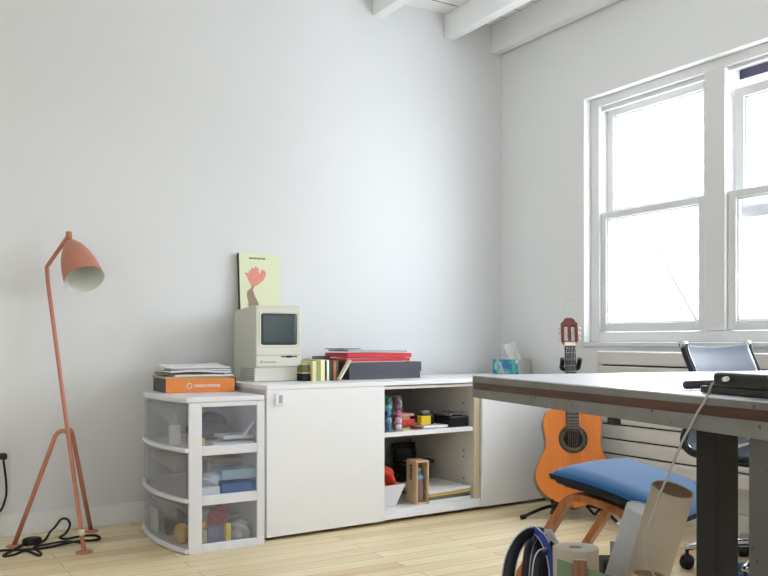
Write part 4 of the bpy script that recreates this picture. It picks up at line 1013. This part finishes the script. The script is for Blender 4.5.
bpos = dl(pd(607,414,1.80)); b = MB(); b.box(bpos.x,bpos.x+.02, bpos.y-.022,bpos.y+.0, DTZ-DTH-.030,DTZ-DTH-.0005); b.build('cable_clip', M['black'], dk, bevel=.002)

# things on the desk
DYW = dya
lt = thing('laptop', 'closed black laptop nearest the desk edge under a second black slab', 'laptop', Vector(pz(690,391.5,DTZ)), DYW+R(-78)+R(90)*0)
Lc = lt.location; 
def dk_w(x, y, z): 
    v = Matrix.Rotation(dya,3,'Z') @ Vector((x,y,0)); return Vector((DK.x+v.x, DK.y+v.y, z))
l0 = dl(pz(695,393,DTZ)); 
lt.location = dk_w(l0.x+.01,l0.y,DTZ+.0006); lt.rotation_euler = (0,0,dya+R(-3))
b = MB(); b.box(0,.24, -.36,0, 0,.012); b.build('base', M['black'], lt, bevel=.003)
b = MB(); b.box(0,.24, -.36,-.012, .0125,.022); b.build('lid', mat('laptop_lid_dark', (48,46,46), .5), lt, bevel=.003)
b = MB(); pp = dl(pz(687,391,DTZ)); b.tube([dk_w(pp.x+.025,pp.y+.035,DTZ+.0085), dk_w(pp.x+.16,pp.y+.045,DTZ+.0085)], .008, 10)
tag(b.build('black_pen', M['black']), 'thick black marker lying at the far edge of the laptop', 'pen')
tb2 = dl(pz(712,382,DTZ+.03)); 
hd_ = thing('external_drive', 'black slab drive with a pale cable plugged in on the laptop', 'drive', dk_w(*dl(pz(712,385.5,DTZ+.0234)).xy,DTZ+.0006+.0226), dya+R(-2))
b = MB(); b.box(0,.13, -.27,0, 0,.020); b.build('case', M['black'], hd_, bevel=.006, seg=3)
b = MB(); b.box(.0,.26,-.36,0,0,.0015); tag(b.build('desk_papers', M['paper'], None, loc=dk_w(l0.x+.42,l0.y-.12,DTZ+.0006), rot=(0,0,dya+.1)), 'white papers lying further back on the desk top', 'paper')
vb = dl(pz(763,388,DTZ)); b = MB(); b.box(0,.12,-.09,0,0,.052)
tag(b.build('violet_box', mat('violet_card', (58,48,92), .5), None, bevel=.002, loc=dk_w(l0.x+.262,l0.y-.255,DTZ+.0006), rot=(0,0,dya)), 'dark violet box at the right edge of the picture on the desk', 'box')
# pale cable hanging from the drive
b = MB(); dp = hd_.location
def dkx(px, py, x):
    nx = Matrix.Rotation(dya,3,'Z') @ Vector((1,0,0)); r = ray(px, py); t = (DK+nx*x-CAM).dot(nx)/r.dot(nx); return CAM+r*t
hdM = Matrix.Translation(hd_.location) @ Matrix.Rotation(hd_.rotation_euler.z,4,'Z')
def px_of(p):
    d = p-CAM; return 384+FPX*d.dot(RGT)/d.dot(FWD)
plug = min((hdM @ Vector((-.0075, -.002*k, .012)) for k in range(1,60)), key=lambda p: abs(px_of(p)-727))
e0_ = dkx(704,402,-.007); e1_ = dkx(697,413,-.012)
path = [plug, plug.lerp(e0_,.2)+Vector((0,0,.006)), plug.lerp(e0_,.62)+Vector((0,0,.015)), dkx(709,393.2,.004), dkx(707.5,394.6,-.004), e0_, e1_]
tt0 = (e1_-CAM).dot(FWD)
path += [dkx(690,427.5,-.012), pd(683,440,tt0+.03), pd(668,475,tt0+.06), pd(655,507,tt0+.09), pd(647,530,tt0+.11), pd(645,549,tt0+.12), pd(650,567,tt0+.13), pd(660,590,tt0+.14), pd(668,640,tt0+.15)]
zend = pd(668,700,tt0+.16); path += [zend, pd(672,740,tt0+.17)]
last = path[-1]; path.append(Vector((last.x,last.y,.004))) if last.z > .02 else None
b.tube(smoothpath(path), .002, 8)
cab = tag(b.build('charging_cable', mat('cable_grey', (168,166,160), .5)), 'thin pale grey cable hanging from the desk edge in front of the rolls', 'cable')
b = MB(); cdir = (path[1]-plug).normalized(); b.tube([plug, plug+cdir*.020], .0036, 10); b.build('connector', M['plastic'], cab)

# ================================================================ office chair at the desk end
chn = Vector((-.70,-1.90,0))
chw = Vector((.97,.10,0)).normalized(); chf = Vector((chw.y,-chw.x,0))   # width axis, facing axis
ch = thing('office_chair', 'aluminium framed mesh office chair at the far end of the desk', 'office chair', chn+chw*.22+chf*.22, math.atan2(chw.y,chw.x))
# local: X width, -Y facing; rail profile in (Y, Z)
rp = [(.213,.833),(.205,.80),(.178,.74),(.158,.68),(.160,.62),(.182,.56),(.208,.51),(.212,.475),(.190,.448),(.150,.438),(.06,.436),(-.06,.440),(-.16,.446),(-.215,.440),(-.235,.42)]
prof_ = smoothpath([Vector((0,y,z)) for y, z in rp], 5)
HWD = .215
for s in (-1,1):
    b = MB(); b.tube([p+Vector((s*HWD,0,0)) for p in prof_], .011, 8, flat=(1.0,1.3)); r1 = b.build('side_rail', M['black'] , ch)
    b = MB(); b.tube([p+Vector((s*(HWD-.012),0,0)) for p in prof_], .009, 8); b.build('rail_gasket', M['chrome'], r1)
    b = MB(); pe = prof_[0]; b.tube([pe+Vector((s*(HWD-.01),0,.0)), pe+Vector((s*(HWD+.014),0,.0))], .0125, 14); b.build('rail_cap', M['chrome'], r1)
nb_ = next(i for i, p in enumerate(prof_) if p.z < .452)
def sling(lo_, hi_, dip):
    b = MB(); seg = prof_[lo_:hi_]
    def fn(u, v):
        p = seg[round(u*(len(seg)-1))]; x = (v-.5)*2*(HWD+.008); k = 1-(2*v-1)**2
        return Vector((x, p.y-.013+dip[0]*k, p.z-dip[1]*k+(.006 if dip[0]==0 else 0)))
    b.grid(fn, len(seg)-1, 12, Vector((0,.002,-.001))); return b
o = sling(0, nb_, (.03,.010)).build('backrest', M['meshback'], ch, smooth=True)
o = sling(nb_, len(prof_), (0,.02)).build('seat', M['meshseat'], ch, smooth=True)
for (y, z) in ((.232,.56),(.03,.425)):
    b = MB(); b.tube(smoothpath([(-HWD,y,z),(0,y+.035 if z > .45 else y,z-.0 if z > .45 else z-.03),(HWD,y,z)]), .010, 10); b.build('spreader', M['black'], ch)
b = MB(); b.lathe([(.028,.10),(.028,.26),(.018,.262),(.018,.37),(.055,.385),(.055,.40),(.0001,.40)], 24); b.build('pedestal', M['black'], ch)
b = MB(); b.tube([(0,.0,.375),(-.17,-.05,.365)], .007, 10); lv_ = b.build('tilt_lever', M['black'], ch)
b = MB(); b.tube([(-.165,-.049,.365),(-.20,-.059,.364)], .016, 14); b.build('lever_knob', mat('pale_knob', (220,218,212), .4), lv_)
b = MB(); b.box(-.06,.06,-.06,.08,.40,.412); b.build('seat_plate', M['black'], ch)
for k in range(5):
    a = 2*PI*k/5+.85; d = Vector((math.cos(a), math.sin(a), 0))
    b = MB(); b.tube(smoothpath([d*.02+Vector((0,0,.12)), d*.14+Vector((0,0,.108)), d*.29+Vector((0,0,.078))]), [.022]*6+[.020]*6+[.014], 10, flat=(1,.7)); lg = b.build('base_leg', M['chrome'], ch)
    b = MB(); tq = d.cross(Vector((0,0,1))); c_ = d*.285+Vector((0,0,.026)); b.tube([c_-tq*.02, c_+tq*.02], .026, 16); b.tube([c_, d*.285+Vector((0,0,.075))], .007, 8); b.build('caster', M['black'], lg)

# ================================================================ rolls, cards and bag below the desk corner
def roll(name, label, cat, top_px, top_py, t, dirv, length, r, wall, m, m_in, group=None, plug=False):
    """hollow tube standing on the floor: top centre seen at a pixel, leaning along dirv"""
    top = pd(top_px, top_py, t); d = Vector(dirv).normalized(); Ln = (top.z-.001)/(-d.z)-r*math.sqrt(1-d.z**2)/(-d.z)
    q = Vector((0,0,1)).rotation_difference(-d).to_matrix()
    o = thing(name, label, cat, top+d*Ln, 0, group); rot = q.to_euler(); o.rotation_euler = rot
    b = MB(); b.lathe([(r-wall,0),(r,0),(r,Ln),(r-wall,Ln)], 40, close=True); b.build('tube_wall', m, o, bevel=.0008)
    b = MB()
    if plug: b.lathe([(.0001,Ln-.006),(.017,Ln-.006),(.017,Ln-.030),(r-wall-.0003,Ln-.030),(r-wall-.0003,.002),(.0001,.002)], 32)
    else: b.lathe([(r-wall-.0004,Ln-.002),(r-wall-.0004,.004),(.0001,.004)], 32)
    b.build('core', m_in, o)
    return o
# lean measured against image: tops lean away to the right
roll('cardboard_tube', 'tall beige cardboard tube leaning in front of the blue footstool', 'tube', 673,489,1.95, RGT*(-.19)+FWD*(.27)+Vector((0,0,-1)), 0, .0475,.005, M['beigeroll'], M['kraft_in'])
roll('paper_roll', 'white paper roll leaning beside the tall beige tube', 'roll', 643,509,2.10, RGT*(-.205)+FWD*(.30)+Vector((0,0,-1)), 0, .041,.004, M['whiteroll'], M['paper'])
o = roll('short_tube', 'short beige thick-walled roll behind the green cards', 'roll', 575.5,547,1.98, RGT*.012+FWD*(-.02)+Vector((0,0,-1)), 0, .0525,.037, M['beigeroll'], M['kraft_in'])
roll('brown_tube', 'brown tube end at the bottom edge in front of the tall beige tube', 'tube', 649,574,1.76, RGT*(-.10)+FWD*(.05)+Vector((0,0,-1)), 0, .0345,.004, M['kraft'], M['kraft_in'])
def slab_px(name, label, cat, pts, t, th, m, parent_list=None):
    """upright board with a slanted top, standing on the floor t ahead of the viewer line"""
    top = [pd(x, y, tt) for x, y, tt in pts]; b = MB()
    a = [b.bm.verts.new((p.x,p.y,0.001)) for p in (top[0],top[-1])]
    tv = [b.bm.verts.new(p) for p in top]
    f = b.bm.faces.new([a[0]]+tv+[a[1]])
    o = b.build(name, m); sm = o.modifiers.new('solid','SOLIDIFY'); sm.thickness = th; sm.offset = 0
    return tag(o, label, cat)
slab_px('green_card', 'sage green board standing left of the brown stick', 'board', [(557.5,559,1.90),(573.5,564.5,1.87)], 1.9, .004, M['green'])
slab_px('green_card', 'sage green board standing right of the brown stick', 'board', [(586.5,568.5,1.86),(612,576.5,1.80)], 1.9, .004, M['green'])
slab_px('grey_board', 'grey board standing behind the white paper roll', 'board', [(610.5,541,2.30),(622.5,543,2.27)], 2.2, .004, mat('grey_board', (150,150,146), .7))
sp_ = pd(580,559.5,1.86); b = MB(); b.box(-.0145,.0145, -.008,.008, 0,sp_.z-.001)
for k in range(12): b.box(-.0165,-.0145, -.008,.008, sp_.z-.02-k*.011,sp_.z-.014-k*.011)
b.box(-.004,.004,-.0095,-.008,0,sp_.z-.004)
tag(b.build('notched_stick', M['brownstick'], None, bevel=.001, loc=(sp_.x,sp_.y,.001), rot=(0,0,math.atan2(RGT.y,RGT.x)-.2)), 'brown notched wooden stick between the two green boards', 'stick')
kb = pd(608,557,2.45); b = MB(); b.box(-.022,.022,-.03,.03,0,kb.z-.001)
tag(b.build('black_case', M['blackmatte'], None, bevel=.006, loc=(kb.x,kb.y,.001), rot=(0,0,-.5)), 'black upright case between short roll and grey board', 'case')
# small blue cloth by the desk column
q = pz(746,581,0); cloth_lump('blue_cloth', 'small blue cloth on the floor behind the desk column', 'cloth', (q.x,q.y), (.07,.06,.03), M['blue'], 31, .0015)

# backpack: body plus two padded straps with pale piping
bp0 = pd(532,556,2.12); BPt = bp0.z
bk = thing('backpack', 'navy backpack with silver piping standing beside the green boards', 'backpack', Vector((bp0.x,bp0.y,0)), math.atan2(RGT.y,RGT.x))
Ib = Matrix.Rotation(-math.atan2(RGT.y,RGT.x),4,'Z') @ Matrix.Translation(-Vector((bp0.x,bp0.y,0)))
def bpx(px, py, t): return Ib @ pd(px, py, t)
# main body
b = MB()
ctr = [(533.5,530,2.13),(536,536,2.13),(538.5,548,2.13),(538.5,563,2.13),(538.5,590,2.13),(538,640,2.13),(538,690,2.12)]
ws = [(.010,.02),(.020,.045),(.031,.07),(.037,.085),(.041,.09),(.045,.10),(.047,.10)]
rings = []
n = 20
for (px, py, t), (wx, wy) in zip(ctr, ws):
    c = bpx(px,py,t+.06); rings.append([b.bm.verts.new((c.x+wx*sq(math.cos(2*PI*k/n),3), c.y+wy*sq(math.sin(2*PI*k/n),3), max(.002,c.z))) for k in range(n)])
cl_ = bpx(538,760,2.18); rings.append([b.bm.verts.new((cl_.x+.047*sq(math.cos(2*PI*k/n),3), cl_.y+.10*sq(math.sin(2*PI*k/n),3), .003)) for k in range(n)])
for i in range(len(rings)-1):
    for k in range(n): b.bm.faces.new((rings[i][k],rings[i][(k+1)%n],rings[i+1][(k+1)%n],rings[i+1][k]))
b.bm.faces.new(rings[0][::-1]); b.bm.faces.new(rings[-1])
b.build('bag_body', M['navy'], bk, smooth=True, subsurf=1)
def strap(name, pts, w, th, m, pipe_side):
    P_ = smoothpath([bpx(*p) for p in pts], 6); b = MB(); prev = None; e0, e1 = [], []
    for i, p in enumerate(P_):
        tg = (P_[min(i+1,len(P_)-1)]-P_[max(i-1,0)]).normalized(); s = tg.cross(Vector((0,1,0))); s = (s-tg*s.dot(tg)).normalized(); nn = s.cross(tg).normalized()
        wi = w[0]+(w[1]-w[0])*i/(len(P_)-1)
        r = [b.bm.verts.new(p+s*wi*x+nn*th*y) for x, y in ((-1,-.3),(-.7,-1),(.7,-1),(1,-.3),(1,.3),(.7,1),(-.7,1),(-1,.3))]
        e0.append(p-s*wi-nn*th*.4); e1.append(p+s*wi-nn*th*.4)
        if prev:
            for j in range(8): b.bm.faces.new((prev[j],prev[(j+1)%8],r[(j+1)%8],r[j]))
        else: b.bm.faces.new(r[::-1])
        prev = r
    b.bm.faces.new(prev); o = b.build(name, m, bk, smooth=True)
    for e in ((e0,) if pipe_side < 0 else (e1,) if pipe_side == 1 else (e0,e1)):
        b = MB(); b.tube(e, .0019, 8); b.build('piping', M['piping'], o)
    return o
strap('shoulder_strap', [(540,531,2.16),(530,532,2.12),(520,540,2.10),(513,553,2.08),(509,570,2.07),(507,600,2.07),(508,640,2.08),(512,690,2.10)], (.012,.018), .010, M['navy'], 0)
strap('shoulder_strap', [(534,538,2.10),(530,545,2.07),(527,557,2.05),(525,575,2.05),(524,600,2.05),(524,650,2.05),(525,690,2.06)], (.006,.012), .007, M['navy'], 1)
strap('top_flap', [(530,529.5,2.13),(536,531,2.12),(542.5,538,2.09),(547.5,549,2.07),(551,562,2.06),(552.5,580,2.06),(553,620,2.07)], (.009,.007), .008, M['royal'], -1)
strap('front_pocket', [(545,551,2.07),(540,555,2.045),(537.5,568,2.04),(537,600,2.04),(537,650,2.04)], (.008,.016), .010, M['navy'], -1)
# crumpled white and green cloth tucked behind the bag
b = MB(); rn = random.Random(12)
hh = [[rn.uniform(-.008,.008) for _ in range(9)] for _ in range(9)]
e00, e10, e01, e11 = pd(538,526,2.285), pd(552,530,2.285), pd(548,547,2.265), pd(563,549,2.265)
def rag(u, v): 
    p = (e00*(1-u)+e10*u)*(1-v)+(e01*(1-u)+e11*u)*v; return p+FWD*hh[round(u*8)][round(v*8)]+UP*(hh[round(v*8)][round(u*8)]*.4)
b.grid(rag, 8, 8, FWD*.003)
rg = thing('crumpled_cloth', 'crumpled white cloth with a green patch tucked behind the backpack', 'cloth', (0,0,0))
b.build('white_fold', M['paper'], rg, smooth=True)
b = MB(); f0, f1, f2, f3 = pd(551,541,2.258), pd(561,549.5,2.255), pd(552,557,2.255), pd(546,552,2.258)
b.prism([(0,0),(1,0),(1,1),(0,1)], 0, 1) if False else None
vs = [b.bm.verts.new(p) for p in (f0,f1,f2,f3)]; vb_ = [b.bm.verts.new(p+FWD*.006) for p in (f0,f1,f2,f3)]
b.bm.faces.new(vs); b.bm.faces.new(vb_[::-1])
for i in range(4): b.bm.faces.new((vs[i],vs[(i+1)%4],vb_[(i+1)%4],vb_[i]))
b.build('green_patch', mat('dark_green_cloth', (44,70,40), .8), rg)

# ================================================================ camera, world, light
cam = bpy.data.cameras.new('camera'); co = bpy.data.objects.new('camera', cam); C.objects.link(co)
co.location = CAM; co.rotation_euler = (PI/2, 0, -math.atan2(FWD.x, FWD.y))
cam.sensor_width = 36; cam.lens = FPX/768*36; cam.shift_y = (HOR-288)/768; cam.clip_start = .05
bpy.context.scene.camera = co

w = bpy.data.worlds.new('overcast_sky'); bpy.context.scene.world = w; w.use_nodes = True
nt = w.node_tree; bg = nt.nodes['Background']
tc = nt.nodes.new('ShaderNodeTexCoord'); sp = nt.nodes.new('ShaderNodeSeparateXYZ'); nt.links.new(tc.outputs['Generated'], sp.inputs[0])
mr = nt.nodes.new('ShaderNodeMapRange'); mr.inputs['From Min'].default_value = -.15; mr.inputs['From Max'].default_value = .55
SKY_LO, SKY_HI = 3.0, 15
mr.inputs['To Min'].default_value = SKY_LO; mr.inputs['To Max'].default_value = SKY_HI
nt.links.new(sp.outputs[0], mr.inputs['Value']); nt.links.new(mr.outputs[0], bg.inputs['Strength'])
bg.inputs['Color'].default_value = (.90,.96,1.0,1)

sun = bpy.data.lights.new('sun', 'SUN'); sun.energy = 14; sun.angle = R(2); so = bpy.data.objects.new('sun', sun); C.objects.link(so)
so.rotation_euler = Vector((.35,-.75,-.55)).to_track_quat('-Z','Y').to_euler()

for (ya, yb, px_, sg) in ((WY1,WY0,.19,-1), (-6.4,-4.3,.19,-1), (-5.8,-3.6,XL-.19,1)):  # sampling portals; rear and left ones serve the added light openings
    pl = bpy.data.lights.new('window_portal', 'AREA'); pl.shape = 'RECTANGLE'; pl.size = yb-ya; pl.size_y = WZ1-WZ0; pl.cycles.is_portal = True
    po = bpy.data.objects.new('window_portal', pl); C.objects.link(po); po.location = (px_,(ya+yb)/2,(WZ0+WZ1)/2); po.rotation_euler = Vector((sg,0,0)).to_track_quat('-Z','Z').to_euler()
vs_ = bpy.context.scene.view_settings
vs_.view_transform = 'Standard'; vs_.look = 'None'; vs_.gamma = 1; vs_.use_curve_mapping = False
vs_.exposure = -0.1
